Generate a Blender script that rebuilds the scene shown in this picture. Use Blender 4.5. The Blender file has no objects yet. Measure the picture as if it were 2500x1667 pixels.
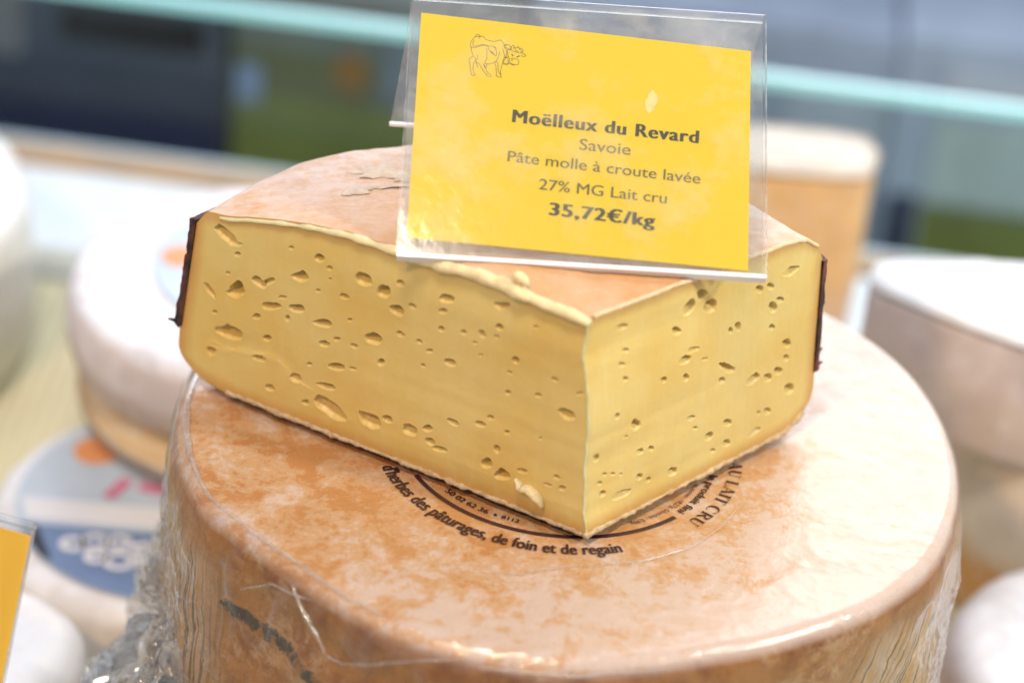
import bpy, math, random
import numpy as np
from mathutils import Vector, Matrix
random.seed(4); RNG = np.random.RandomState(7)
R = math.radians
sc = bpy.context.scene
col = sc.collection

# ------------------------------------------------------------------ camera
cd = bpy.data.cameras.new('camera'); cam = bpy.data.objects.new('camera', cd); col.objects.link(cam)
p, r = R(31.11), R(5.307)
fw = Vector((0, math.cos(p), -math.sin(p))); rt = Vector((1, 0, 0)); up = rt.cross(fw)
rt2 = math.cos(r)*rt + math.sin(r)*up; up2 = -math.sin(r)*rt + math.cos(r)*up
M = Matrix((rt2, up2, -fw)).transposed().to_4x4(); M.translation = Vector((-0.01916, -0.59279, 0.38216))
cam.matrix_world = M
cd.lens = 85; cd.sensor_width = 36; cd.clip_start = 0.02; cd.clip_end = 500
cd.dof.use_dof = True; cd.dof.focus_distance = 0.665; cd.dof.aperture_fstop = 5.0
cd.dof.aperture_blades = 0
sc.camera = cam
sc.render.resolution_x, sc.render.resolution_y = 1024, 682

# ------------------------------------------------------------------ light
SUN_EL, SUN_AZ = R(34), R(12)           # behind the cheese, a little to the right
w = bpy.data.worlds.new('World'); sc.world = w; w.use_nodes = True
wt = w.node_tree; bg = wt.nodes['Background']
sky = wt.nodes.new('ShaderNodeTexSky'); sky.sky_type = 'NISHITA'; sky.sun_disc = False
sky.sun_elevation = SUN_EL; sky.sun_rotation = SUN_AZ
wt.links.new(sky.outputs[0], bg.inputs[0]); bg.inputs[1].default_value = 0.12
sd = bpy.data.lights.new('sun', 'SUN'); sd.energy = 0.95; sd.angle = R(42); sd.color = (0.94, 0.96, 1.0)
sun = bpy.data.objects.new('sun', sd); col.objects.link(sun)
sdir = Vector((math.sin(SUN_AZ)*math.cos(SUN_EL), math.cos(SUN_AZ)*math.cos(SUN_EL), math.sin(SUN_EL)))
sun.rotation_euler = (-sdir).to_track_quat('-Z', 'Y').to_euler(); sun.location = sdir*3

def lamp(name, loc, target, power, size, color):
    d = bpy.data.lights.new(name, 'AREA'); d.shape = 'DISK'; d.size = size; d.energy = power; d.color = color
    o = bpy.data.objects.new(name, d); col.objects.link(o); o.location = loc
    o.rotation_euler = (Vector(target)-Vector(loc)).to_track_quat('-Z', 'Y').to_euler()
    return o
# unseen stall lamps, inferred from the warm glints in the film
lamp('stall_or_fill_lamp', (-0.50, -0.80, 1.00), (0, 0, 0), 4.8, 0.05, (1, 0.58, 0.24))
lamp('stall_or_fill_lamp', (0.90, -0.35, 0.80), (0, 0, 0), 7.5, 0.10, (1, 0.98, 0.88))

lamp('stall_or_fill_lamp', (-0.12, -0.38, 1.05), (0, 0, 0), 5.0, 0.22, (1, 0.90, 0.74))  # soft overhead fill, added to brighten the tag and wheel top

vs = sc.view_settings; vs.view_transform = 'Standard'; vs.look = 'None'; vs.gamma = 1; vs.exposure = 0.5
sc.render.engine = 'CYCLES'
cy = sc.cycles; cy.max_bounces = 10; cy.transparent_max_bounces = 24; cy.diffuse_bounces = 4
cy.glossy_bounces = 4; cy.transmission_bounces = 6; cy.caustics_reflective = False; cy.caustics_refractive = False
cy.use_denoising = True; cy.sample_clamp_indirect = 4

# ------------------------------------------------------------------ helpers
def noise(P, scale, seed=0, octv=3, gain=.5):
    """value noise in -1..1 at points P (n,3)"""
    P = np.atleast_2d(np.asarray(P, float))*scale
    out = np.zeros(len(P)); amp = 1.; tot = 0.
    for o in range(octv):
        i = np.floor(P).astype(np.int64); f = P-i; f = f*f*(3-2*f)
        v = 0
        for dx in (0, 1):
            for dy in (0, 1):
                for dz in (0, 1):
                    h = ((i[:, 0]+dx)*374761393+(i[:, 1]+dy)*668265263+(i[:, 2]+dz)*2147483647+(seed+o)*1274126177) & 0xFFFFFFFF
                    h = ((h ^ (h >> 13))*1274126177) & 0xFFFFFFFF
                    h = (h ^ (h >> 16)) & 0xFFFF
                    wx = f[:, 0] if dx else 1-f[:, 0]; wy = f[:, 1] if dy else 1-f[:, 1]; wz = f[:, 2] if dz else 1-f[:, 2]
                    v = v+h/65535.*wx*wy*wz
        out += amp*(v*2-1); tot += amp; amp *= gain; P = P*2.03+17.3
    return out/tot

def empty(name, loc, label=None, cat=None, group=None, rz=0):
    o = bpy.data.objects.new(name, None); col.objects.link(o); o.location = loc; o.rotation_euler = (0, 0, rz)
    o.empty_display_size = .02
    if label: o['label'] = label
    if cat: o['category'] = cat
    if group: o['group'] = group
    return o

def mesh_obj(name, V, F, m, parent=None, smooth=True, uv=None, world=True):
    """V in world coordinates (kept in place under a translated parent)"""
    V = np.asarray(V, float)
    me = bpy.data.meshes.new(name)
    if isinstance(F, np.ndarray) and F.ndim == 2:
        n, k = F.shape
        me.vertices.add(len(V)); me.vertices.foreach_set('co', V.astype(np.float32).ravel())
        me.loops.add(n*k); me.loops.foreach_set('vertex_index', F.astype(np.int32).ravel())
        me.polygons.add(n); me.polygons.foreach_set('loop_start', np.arange(0, n*k, k, dtype=np.int32))
        me.polygons.foreach_set('loop_total', np.full(n, k, dtype=np.int32))
        me.update(calc_edges=True)
    else:
        me.from_pydata([tuple(v) for v in V], [], [tuple(f) for f in F])
    if smooth:
        me.polygons.foreach_set('use_smooth', np.ones(len(me.polygons), dtype=bool))
    if uv is not None:
        l = me.uv_layers.new(name='UVMap')
        vi = np.zeros(len(me.loops), dtype=np.int32); me.loops.foreach_get('vertex_index', vi)
        l.data.foreach_set('uv', np.asarray(uv, np.float32)[vi].ravel())
    me.validate(); me.update()
    o = bpy.data.objects.new(name, me); col.objects.link(o)
    if m is not None: me.materials.append(m)
    if parent is not None:
        o.parent = parent
        mw = Matrix.Translation(parent.location) @ parent.rotation_euler.to_matrix().to_4x4() if parent.type == 'EMPTY' else Matrix()   # mesh parents sit at the world origin
        if world: o.matrix_parent_inverse = mw.inverted()
    return o

def tag(o, label=None, cat=None, group=None, kind=None):
    for k, v in (('label', label), ('category', cat), ('group', group), ('kind', kind)):
        if v: o[k] = v
    return o

def grid_faces(nu, nv, cu=False, off=0):
    """indices for a (nu,nv) vertex grid, u rows; cu closes u"""
    u = np.arange(nu if cu else nu-1); v = np.arange(nv-1)
    U, Vv = np.meshgrid(u, v, indexing='ij'); U2 = (U+1) % nu
    return np.stack([U*nv+Vv, U2*nv+Vv, U2*nv+Vv+1, U*nv+Vv+1], -1).reshape(-1, 4)+off

def tube(path, rad, ns=10, seed=None, amp=0, sc_=400, flat=1.0):
    """closed-ended tube along path (n,3) with radius per point; lumpy when seed is given"""
    path = np.asarray(path, float); n = len(path); rad = np.broadcast_to(rad, n)
    t = np.gradient(path, axis=0); t /= np.linalg.norm(t, axis=1)[:, None]
    ref = np.array([0, 0, 1.]) if abs(t[:, 2]).mean() < .8 else np.array([1., 0, 0])
    a = np.cross(t, ref); a /= np.linalg.norm(a, axis=1)[:, None]; b = np.cross(a, t)
    th = np.linspace(0, 2*np.pi, ns, endpoint=False)
    rr = rad[:, None]*np.ones(ns)
    V = path[:, None]+rr[..., None]*(np.cos(th)[None, :, None]*a[:, None]+flat*np.sin(th)[None, :, None]*b[:, None])
    if seed is not None:
        k = noise(V.reshape(-1, 3), sc_, seed).reshape(n, ns)
        V = path[:, None]+(V-path[:, None])*(1+amp*k)[..., None]
    V = V.reshape(-1, 3)
    F = [(i*ns+j, i*ns+(j+1) % ns, (i+1)*ns+(j+1) % ns, (i+1)*ns+j) for i in range(n-1) for j in range(ns)]
    F += [tuple(range(ns))[::-1], tuple((n-1)*ns+j for j in range(ns))]
    return V, F

# ---- node helpers
class NT:
    def __init__(s, name):
        s.m = bpy.data.materials.new(name); s.m.use_nodes = True; s.t = s.m.node_tree
        s.b = s.t.nodes['Principled BSDF']; s.out = s.t.nodes['Material Output']
    def n(s, typ, **kw):
        x = s.t.nodes.new('ShaderNode'+typ)
        for k, v in kw.items():
            if k in x.bl_rna.properties and k != 'inputs': setattr(x, k, v)
        return x
    def set(s, node, key, val):
        if hasattr(val, 'is_linked') or isinstance(val, bpy.types.NodeSocket): s.t.links.new(val, node.inputs[key])
        else:
            if isinstance(val, tuple) and len(val) == 3 and node.inputs[key].type == 'RGBA': val = val+(1,)
            node.inputs[key].default_value = val
    def P(s, **kw):
        for k, v in kw.items(): s.set(s.b, k.replace('_', ' '), v)
    def coord(s, kind='Object', scale=(1, 1, 1)):
        c = s.n('TexCoord'); mp = s.n('Mapping'); s.t.links.new(c.outputs[kind], mp.inputs[0]); mp.inputs['Scale'].default_value = scale
        return mp.outputs[0]
    def noise(s, vec, scale, detail=4, rough=.55, dist=0):
        x = s.n('TexNoise'); s.set(x, 'Vector', vec); s.set(x, 'Scale', scale); s.set(x, 'Detail', detail); s.set(x, 'Roughness', rough); s.set(x, 'Distortion', dist)
        return x.outputs['Fac']
    def ramp(s, fac, stops):
        x = s.n('ValToRGB'); s.t.links.new(fac, x.inputs[0]); e = x.color_ramp.elements
        while len(e) < len(stops): e.new(.5)
        for q, (pos, c) in zip(e, stops):
            q.position = pos; q.color = (c, c, c, 1) if isinstance(c, (int, float)) else tuple(c)+(1,)
        return x.outputs[0]
    def mix(s, fac, a, b, mode='MIX'):
        x = s.n('Mix', data_type='RGBA', blend_type=mode)
        s.set(x, 0, fac)
        for i, v in ((6, a), (7, b)):
            if isinstance(v, tuple): x.inputs[i].default_value = v+(1,) if len(v) == 3 else v
            else: s.t.links.new(v, x.inputs[i])
        return x.outputs[2]
    def math(s, op, a, b=0., clamp=False):
        x = s.n('Math', operation=op); x.use_clamp = clamp
        for i, v in ((0, a), (1, b)): s.set(x, i, v)
        return x.outputs[0]
    def sep(s, vec):
        x = s.n('SeparateXYZ'); s.t.links.new(vec, x.inputs[0]); return x.outputs
    def bump(s, h, strength=.3, dist=.001, normal=None):
        x = s.n('Bump'); s.set(x, 'Height', h); s.set(x, 'Strength', strength); s.set(x, 'Distance', dist)
        if normal is not None: s.t.links.new(normal, x.inputs['Normal'])
        return x.outputs[0]

def simple(name, c, rough=.6, var=.12, scale=60, spec=.4, bump=0.15, sss=0, c2=None):
    t = NT(name); v = t.coord(); n = t.noise(v, scale)
    c2 = c2 or tuple(x*(1-var*2) for x in c)
    t.P(Base_Color=t.mix(t.ramp(n, [(.3, 0), (.7, 1)]), c2, c), Roughness=rough)
    t.b.inputs['Specular IOR Level'].default_value = spec
    if bump: t.P(Normal=t.bump(t.noise(v, scale*6), bump, .0008))
    if sss:
        t.P(Subsurface_Weight=sss, Subsurface_Radius=(1., .55, .25), Subsurface_Scale=.004)
    return t.m

def clear_plastic(name, rough=.08, haze=.05, hz_scale=80, bump=.2, bscale=120, bdist=.0006, tint=(1, 1, 1), hazecol=(.85, .85, .85), aniso=(1, 1, 1), fmul=1.0, ior=1.46, uvhaze=0, patch=((.45, .15), (.75, 1))):
    """thin clear sheet: see-through with fresnel gloss and a little haze for scuffs, painted glare and crease highlights"""
    t = NT(name); v = t.coord('Object', aniso)
    bm = t.bump(t.noise(v, bscale, 6, .6), bump, bdist)
    tr = t.n('BsdfTransparent'); tr.inputs[0].default_value = tint+(1,)
    gl = t.n('BsdfGlossy'); gl.inputs['Roughness'].default_value = rough; t.t.links.new(bm, gl.inputs['Normal'])
    # Schlick reflectance of a thin sheet, the same from both sides
    ge = t.n('NewGeometry'); dt = t.n('VectorMath', operation='DOT_PRODUCT'); t.t.links.new(ge.outputs['Incoming'], dt.inputs[0]); t.t.links.new(bm, dt.inputs[1])
    gz = t.math('POWER', t.math('SUBTRACT', 1., t.math('ABSOLUTE', dt.outputs['Value']), True), 5.)
    f0 = ((ior-1)/(ior+1))**2*1.4
    fac = t.math('MULTIPLY', t.math('ADD', t.math('MULTIPLY', gz, 1-f0), f0), fmul, True)
    mx = t.n('MixShader'); t.t.links.new(fac, mx.inputs[0]); t.t.links.new(tr.outputs[0], mx.inputs[1]); t.t.links.new(gl.outputs[0], mx.inputs[2])
    df = t.n('BsdfDiffuse'); df.inputs[0].default_value = hazecol+(1,); t.t.links.new(bm, df.inputs['Normal'])
    tl = t.n('BsdfTranslucent'); tl.inputs[0].default_value = hazecol+(1,); dm = t.n('MixShader'); dm.inputs[0].default_value = .5
    t.t.links.new(df.outputs[0], dm.inputs[1]); t.t.links.new(tl.outputs[0], dm.inputs[2]); df = dm
    hz = t.math('MULTIPLY', t.ramp(t.noise(v, hz_scale, 5, .65), patch), haze)
    if uvhaze: hz = t.math('ADD', hz, t.math('MULTIPLY', t.sep(t.coord('UV'))[0], uvhaze), True)
    m2 = t.n('MixShader'); t.t.links.new(hz, m2.inputs[0]); t.t.links.new(mx.outputs[0], m2.inputs[1]); t.t.links.new(df.outputs[0], m2.inputs[2])
    t.t.links.new(m2.outputs[0], t.out.inputs[0])
    return t.m

# ------------------------------------------------------------------ setting: counter, shelves, ground
TZ = -0.16
def box(name, x0, x1, y0, y1, z0, z1, m, parent=None, bev=.002):
    """box with chamfered edges (world coordinates)"""
    import bmesh
    bm = bmesh.new(); bmesh.ops.create_cube(bm, size=1)
    for v in bm.verts:
        v.co = Vector(((x0+x1)/2+v.co.x*(x1-x0), (y0+y1)/2+v.co.y*(y1-y0), (z0+z1)/2+v.co.z*(z1-z0)))
    if bev: bmesh.ops.bevel(bm, geom=bm.edges[:], offset=bev, segments=2, affect='EDGES', profile=.5)
    V = [v.co[:] for v in bm.verts]; bm.verts.index_update(); F = [[v.index for v in f.verts] for f in bm.faces]; bm.free()
    return mesh_obj(name, V, F, m, parent, smooth=False)

gm = NT('paving'); v = gm.coord(); n = gm.noise(v, 3); n2 = gm.noise(v, 160, 3)
gm.P(Base_Color=gm.mix(n2, gm.mix(n, (.16, .17, .19), (.25, .26, .28)), (.3, .3, .31)), Roughness=.85)
tag(mesh_obj('ground', [(-40, -40, -1.05), (40, -40, -1.05), (40, 60, -1.05), (-40, 60, -1.05)], [(0, 1, 2, 3)], gm.m, smooth=False), kind='structure')

mat_t = NT('straw_mat'); v = mat_t.coord('Object')
wv = mat_t.n('TexWave', bands_direction='X'); mat_t.set(wv, 'Vector', v); mat_t.set(wv, 'Scale', 55.); mat_t.set(wv, 'Distortion', 1.5); mat_t.set(wv, 'Detail', 2.); mat_t.set(wv, 'Detail Scale', 2.)
nn = mat_t.noise(mat_t.coord('Object', (1, .15, 1)), 90)
base = mat_t.mix(mat_t.ramp(mat_t.noise(mat_t.coord('Object', (1, .3, 1)), 28), [(.35, 0), (.65, 1)]), (.62, .55, .36), (.74, .70, .46))
mat_t.P(Base_Color=mat_t.mix(mat_t.math('MULTIPLY', wv.outputs['Fac'], .35), base, (.50, .42, .26)), Roughness=.7, Normal=mat_t.bump(wv.outputs['Fac'], .6, .002))
counter_m = simple('counter_white', (.62, .64, .66), .4)
tag(box('counter', -1.2, 1.2, -.36, .447, -1.04, TZ-.004, counter_m), kind='structure')
tag(box('straw_mat', -1., 1., -.34, .318, TZ-.0035, TZ, mat_t.m, bev=.001), 'pale straw mat laid over the counter under the cheeses', 'mat')
tag(box('serving_board', -.8, .8, .325, .400, TZ-.0035, TZ+.012, simple('white_board', (.80, .84, .88), .25, .04), bev=.003), 'long white board lying on the counter before the glass screen', 'board')
tag(box('wooden_rail', -.8, .8, .4025, .4185, TZ-.0035, TZ+.014, simple('oiled_wood', (.42, .30, .19), .5, .2, 40, c2=(.52, .34, .18)), bev=.002), 'slim brown wooden rail between white board and glass screen', 'rail')

# glass screen: rail, pane, polished edge
GY = .4335
gs = empty('glass_screen', (0, GY, TZ), 'low clear glass screen with pale turquoise polished top edge', 'glass screen')
rail_m = simple('pale_metal', (.60, .68, .74), .35, .05, spec=.6)
box('base_rail', -.9, .9, GY-.012, GY+.012, TZ-.0035, TZ+.002, rail_m, gs, .001)
pane_m = clear_plastic('screen_glass', rough=.02, haze=.0, bump=.0, tint=(.90, .95, .95), fmul=.3)
def slanted(x0, x1, y0, y1, zl0, zl1, zr0, zr1):
    return [(x0, y0, zl0), (x1, y0, zr0), (x1, y1, zr0), (x0, y1, zl0), (x0, y0, zl1), (x1, y0, zr1), (x1, y1, zr1), (x0, y1, zl1)]
BF = [(0, 3, 2, 1), (4, 5, 6, 7), (0, 1, 5, 4), (1, 2, 6, 5), (2, 3, 7, 6), (3, 0, 4, 7)]
gzl, gzr = -.0705, -.0705
mesh_obj('pane', slanted(-.9, .9, GY-.003, GY+.003, TZ+.0025, gzl-.0050, TZ+.0025, gzr-.0050), BF, pane_m, gs, smooth=False)
em = NT('polished_glass_edge'); v = em.coord(); em.P(Base_Color=em.mix(em.noise(v, 12), (.30, .72, .76), (.42, .82, .84)), Roughness=.25, Subsurface_Weight=.3, Subsurface_Scale=.004)
mesh_obj('polished_edge', slanted(-.9, .9, GY-.0034, GY+.0034, gzl-.0048, gzl, gzr-.0048, gzr), BF, em.m, gs, smooth=False)

# shelf behind the glass with cartons
BZ = -.30
tag(box('back_shelf', -1.1, 1.1, .52, 1.0, -1.04, BZ, simple('shelf_grey', (.12, .15, .20), .6)), kind='structure')

def carton(x0, x1, z1, colr, label, prints=(), y0=.60, depth=.16, group=None):
    t = empty('carton', ((x0+x1)/2, y0, BZ), label, 'carton', group)
    sm = simple('carton_board', colr, .65, .10, 25)
    box('body', x0, x1, y0, y0+depth, BZ, z1, sm, t, .003)
    # two lid flaps with a gap, on top
    fm = simple('carton_flap', tuple(c*.9 for c in colr), .65, .1, 25)
    mid = y0+depth/2
    box('lid_flap', x0+.002, x1-.002, y0+.002, mid-.001, z1+.0002, z1+.002, fm, t, 0)
    box('lid_flap', x0+.002, x1-.002, mid+.001, y0+depth-.002, z1+.0002, z1+.002, fm, t, 0)
    for k, (px0, px1, pz0, pz1, pc, nm) in enumerate(prints):
        n = 14; m = simple('carton_print', pc, .55, .10, 30)
        yy = y0-.0006-.0004*k
        if nm == 'printed_dot':
            cx, cz, rx, rz = (px0+px1)/2, (pz0+pz1)/2, (px1-px0)/2, (pz1-pz0)/2
            ring = [(cx+rx*math.cos(a*2*math.pi/24), cz+rz*math.sin(a*2*math.pi/24)) for a in range(24)]
        else:
            ring = [(px0, pz0), (px1, pz0), (px1, pz1), (px0, pz1)]
        nv = len(ring)
        V = [(x, yy, z) for x, z in ring]+[(x, y0-.0001, z) for x, z in ring]
        F = [tuple(range(nv))]+[(i, i+nv, (i+1) % nv+nv, (i+1) % nv) for i in range(nv)]
        mesh_obj(nm, V, F, m, t, smooth=False)
    return t
NAVY, OLIVE = (.010, .020, .070), (.165, .205, .050)
carton(-.345, -.203, -.142, (.060, .078, .115), 'dark slate carton with black and navy print behind the glass at far left',
       [(-.344, -.205, -.243, -.216, NAVY, 'printed_or_gap_band'), (-.295, -.215, -.178, -.158, (.012, .012, .016), 'printed_patch'), (-.343, -.205, -.214, -.186, (.028, .04, .07), 'printed_or_gap_band'), (-.343, -.315, -.19, -.15, (.17, .18, .20), 'printed_patch')], y0=.60, depth=.12)
carton(-.199, -.045, -.135, (.14, .18, .17), 'olive and grey carton with round brown spot behind the glass',
       [(-.198, -.046, -.298, -.196, OLIVE, 'printed_or_gap_band'), (-.198, -.120, -.1955, -.168, (.12, .14, .06), 'printed_patch'), (-.196, -.183, -.200, -.178, (.22, .33, .55), 'printed_patch'), (-.142, -.124, -.188, -.164, (.25, .13, .03), 'printed_dot'), (-.115, -.05, -.19, -.15, (.16, .21, .26), 'printed_patch')])
carton(-.04, .155, -.120, (.28, .36, .48), 'slate blue carton behind the yellow price tag',
       [(-.038, .153, -.298, -.215, (.20, .25, .30), 'printed_or_gap_band'), (.10, .153, -.19, -.150, (.36, .44, .54), 'printed_patch')])
carton(.1553, .38, -.118, (.33, .42, .54), 'pale blue carton with olive green lower half behind the glass at right',
       [(.161, .178, -.27, -.204, (.03, .045, .09), 'printed_or_gap_band'), (.18, .378, -.298, -.208, OLIVE, 'printed_or_gap_band'), (.18, .378, -.206, -.158, (.40, .52, .53), 'printed_or_gap_band'), (.18, .378, -.150, -.128, (.40, .48, .58), 'printed_or_gap_band')])  # narrow navy strip paints the shaded gap between the cartons
# taller goods behind, seen over the glass edge
carton(-.42, -.12, -.03, (.14, .16, .20), 'big dark grey carton standing at the rear left', [(-.42, -.30, -.16, -.05, (.15, .17, .20), 'printed_patch')], y0=.80, depth=.16)
carton(-.11, .02, -.05, (.05, .07, .022), 'moss green carton standing at the rear between grey and blue cartons', [(-.109, .019, -.14, -.10, (.03, .05, .11), 'printed_or_gap_band')], y0=.79, depth=.16)
carton(.03, .46, -.02, (.42, .51, .64), 'big pale blue carton standing at the rear right', [(.031, .25, -.19, -.135, (.34, .42, .54), 'printed_patch')], y0=.80, depth=.16)

# counter, board, rail, screen and the goods behind stand a few degrees askew to the camera
PIV, YA = np.array([-.177, .4335]), R(-5)
for o in [q for q in bpy.data.objects if q.type == 'MESH' and q.name.split('.')[0] not in ('ground',)]:
    co = np.zeros(len(o.data.vertices)*3, np.float32); o.data.vertices.foreach_get('co', co); co = co.reshape(-1, 3)
    d = co[:, :2]-PIV; co[:, 0] = PIV[0]+d[:, 0]*math.cos(YA)-d[:, 1]*math.sin(YA); co[:, 1] = PIV[1]+d[:, 0]*math.sin(YA)+d[:, 1]*math.cos(YA)
    o.data.vertices.foreach_set('co', co.ravel()); o.data.update()

# ------------------------------------------------------------------ background cheeses
def lathe(name, prof, c, m, parent, n=96, amp=.0012, seed=1, sq=1.0, ns=60):
    th = np.linspace(0, 2*np.pi, n, endpoint=False); pr = np.array(prof)
    V = np.zeros((n, len(pr), 3))
    V[..., 0] = pr[None, :, 0]*np.cos(th)[:, None]; V[..., 1] = pr[None, :, 0]*np.sin(th)[:, None]*sq; V[..., 2] = pr[None, :, 1]
    k = noise(V.reshape(-1, 3), ns, seed).reshape(n, len(pr))*amp
    V[..., 0] += k*np.cos(th)[:, None]*(pr[None, :, 0] > .004); V[..., 1] += k*np.sin(th)[:, None]*(pr[None, :, 0] > .004)
    V[..., 2] += k*.4*(pr[None, :, 0] > .004)
    V += np.array(c)
    return mesh_obj(name, V.reshape(-1, 3), grid_faces(n, len(pr), True), m, parent)

def disc_profile(rad, z0, z1, bev, top=True):
    p = []
    if top: p += [(.0005, z1)]+[(q*(rad-bev), z1) for q in (.3, .6, .9)]
    p += [(rad-bev+bev*math.sin(a), z1-bev+bev*math.cos(a)) for a in np.linspace(0, math.pi/2, 6)]
    p += [(rad+.0008, z1*.65+z0*.35), (rad+.0008, z1*.3+z0*.7)]
    p += [(rad-bev+bev*math.cos(a), z0+bev-bev*math.sin(a)) for a in np.linspace(0, math.pi/2, 6)]
    p += [(rad*.5, z0), (.0005, z0)]
    return p

def rind_mat(name, top, side, low, zt, zb, sss=.15):
    """bloomy rind: the top, the upper side and the lower side have grown different colours"""
    t = NT(name); v = t.coord(); z = t.sep(v)[2]
    n = t.noise(v, 45, 5, .6)
    mr = t.n('MapRange'); t.set(mr, 'Value', t.math('ADD', z, t.math('MULTIPLY', t.math('SUBTRACT', n, .5), .012))); t.set(mr, 'From Min', zb); t.set(mr, 'From Max', zt)
    c = t.ramp(mr.outputs[0], [(0., low), (.34, tuple(q*.9 for q in low)), (.5, side), (.84, side), (.93, top), (1., top)])
    n2 = t.noise(v, 130, 4, .65); c = t.mix(t.math('MULTIPLY', t.ramp(n2, [(.52, 0), (.62, 1)]), .55), c, tuple(min(1, x*.55+.38) for x in side))
    t.P(Base_Color=t.mix(t.math('MULTIPLY', t.ramp(n, [(.48, 0), (.6, 1)]), .5), c, tuple(x*.78 for x in side)), Roughness=.7, Coat_Weight=.25, Coat_Roughness=.3, Subsurface_Weight=sss, Subsurface_Scale=.003, Normal=t.bump(t.noise(v, 500, 4), .3, .0006))
    return t.m
WHITE = (.86, .87, .90)
# left: flat white wheel with blue label, bigger two tone cheese stacked half on it
def wheel(label, cx, cy, rad, z0, z1, top, side, low, bev=.008, seed=1, sq=1.0, group=None):
    t = empty('round_cheese', (cx, cy, z0), label, 'cheese', group)
    lathe('rind', disc_profile(rad, z0, z1, bev), (cx, cy, 0), rind_mat('bloomy_rind', top, side, low, z1, z0), t, seed=seed, sq=sq)
    return t

def flat_shape(name, ring, z, th, m, parent):
    nv = len(ring); V = [(x, y, z+th) for x, y in ring]+[(x, y, z) for x, y in ring]
    F = [tuple(range(nv))]+[(i, i+nv, (i+1) % nv+nv, (i+1) % nv) for i in range(nv)]
    return mesh_obj(name, V, F, m, parent, smooth=False)

def circle(cx, cy, rx, ry=None, n=40, a0=0, a1=2*math.pi):
    ry = ry or rx
    full = abs(a1-a0-2*math.pi) < 1e-6
    return [(cx+rx*math.cos(a0+(a1-a0)*i/(n if full else n-1)), cy+ry*math.sin(a0+(a1-a0)*i/(n if full else n-1))) for i in range(n)]

def ribbon(pts, wd):
    """flat stroke in 2d: returns quads vertices/faces"""
    pts = np.asarray(pts, float); wd = np.broadcast_to(wd, len(pts)).astype(float)
    t = np.gradient(pts, axis=0); t /= np.linalg.norm(t, axis=1)[:, None]+1e-12
    nrm = np.stack([-t[:, 1], t[:, 0]], 1)
    A = pts+nrm*wd[:, None]/2; B = pts-nrm*wd[:, None]/2
    V = np.concatenate([A, B]); n = len(pts)
    return V, [(i, n+i, n+i+1, i+1) for i in range(n-1)]

lab_blue = simple('label_paper_blue', (.56, .67, .78), .5, .05)
lab_white = simple('label_paper_white', (.82, .84, .86), .5, .03)
lab_navy = simple('label_print_blue', (.17, .26, .46), .5, .10, 50)
lab_black = simple('label_print_dark', (.012, .016, .035), .5, .1)
lab_pink = simple('label_print_pink', (.75, .22, .38), .5, .1)
lab_orange = simple('label_print_orange', (.85, .36, .14), .5, .08)

def blue_label(cx, cy, rad, z, parent):
    L = flat_shape('paper_label', circle(cx, cy, rad), z, .0005, lab_blue, parent)
    return L
zb = -.115; cb = (-.1285, .100)
b = wheel('flat white cheese with a pale blue paper label, lowest of the left stack', cb[0], cb[1], .0670, TZ, zb, WHITE, (.80, .76, .70), (.66, .55, .42), .007, 3)
L = blue_label(cb[0], cb[1]+.001, .0585, zb+.0008, b)
def seg(cx, cy, rad, yc, n=30, below=True):
    a = math.asin((yc)/rad)
    return circle(cx, cy, rad, None, n, math.pi-a, 2*math.pi+a)
flat_shape('printed_or_gap_band', seg(cb[0], cb[1]+.001, .0583, -.022), zb+.0014, .0002, lab_navy, L)
flat_shape('pale_band', [(cb[0]-.052, cb[1]-.018), (cb[0]+.052, cb[1]-.018), (cb[0]+.056, cb[1]-.006), (cb[0]-.056, cb[1]-.006)], zb+.0014, .0002, lab_white, L)
flat_shape('dark_corner', [(cb[0]-.0535, cb[1]-.0225), (cb[0]-.047, cb[1]-.0225), (cb[0]-.0385, cb[1]-.0405), (cb[0]-.0425, cb[1]-.039)], zb+.0017, .0002, lab_black, L)
flat_shape('orange_seal', circle(cb[0]-.036, cb[1]+.026, .0085), zb+.0014, .0002, lab_orange, L)
V, F = ribbon([(cb[0]-.027, cb[1]-.002), (cb[0]-.024, cb[1]+.004), (cb[0]-.022, cb[1]+.010)], .0045)
mesh_obj('pink_lettering', [(x, y, zb+.0017) for x, y in V], F, lab_pink, L, smooth=False)
V, F = ribbon([(cb[0]-.017, cb[1]+.006), (cb[0]-.008, cb[1]+.0055), (cb[0]+.002, cb[1]+.0055), (cb[0]+.012, cb[1]+.006)], [.0045, .0055, .004, .005])
mesh_obj('pink_lettering', [(x, y, zb+.0017) for x, y in V], F, lab_pink, L, smooth=False)
for i, (dx, dy, rr) in enumerate([(-.033, -.031, .0035), (-.026, -.029, .004), (-.024, -.037, .003), (-.018, -.028, .0035), (-.016, -.038, .0045), (-.009, -.030, .003), (-.006, -.037, .004), (.001, -.030, .004), (.004, -.039, .0035), (.010, -.032, .004)]):
    V, F = ribbon(circle(cb[0]+dx, cb[1]+dy, rr, rr*.9, 15)+[(cb[0]+dx+rr, cb[1]+dy)], .0026)
    mesh_obj('white_lettering', [(x, y, zb+.0018) for x, y in V], F, lab_white, L, smooth=False)

za, ca, ra = -.060, (-.1085, .170), .0735
wheel('cream cheese with an orange tan upper edge, between the white wheel and the labelled cheese', ca[0]+.003, ca[1]-.001, ra-.001, -.1140, -.0915, (.60, .36, .16), (.72, .52, .28), (.82, .74, .56), .010, 25)
a = wheel('white topped cheese with pinkish side and pale blue label, uppermost of the left stack', ca[0], ca[1], ra, -.0910, za, WHITE, (.70, .60, .58), (.56, .42, .32), .007, 5)
L = blue_label(ca[0]+.004, ca[1]+.006, .048, za+.0008, a)
flat_shape('orange_seal', circle(ca[0]-.033, ca[1]+.006, .0085, .0075), za+.0014, .0002, lab_orange, L)

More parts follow.
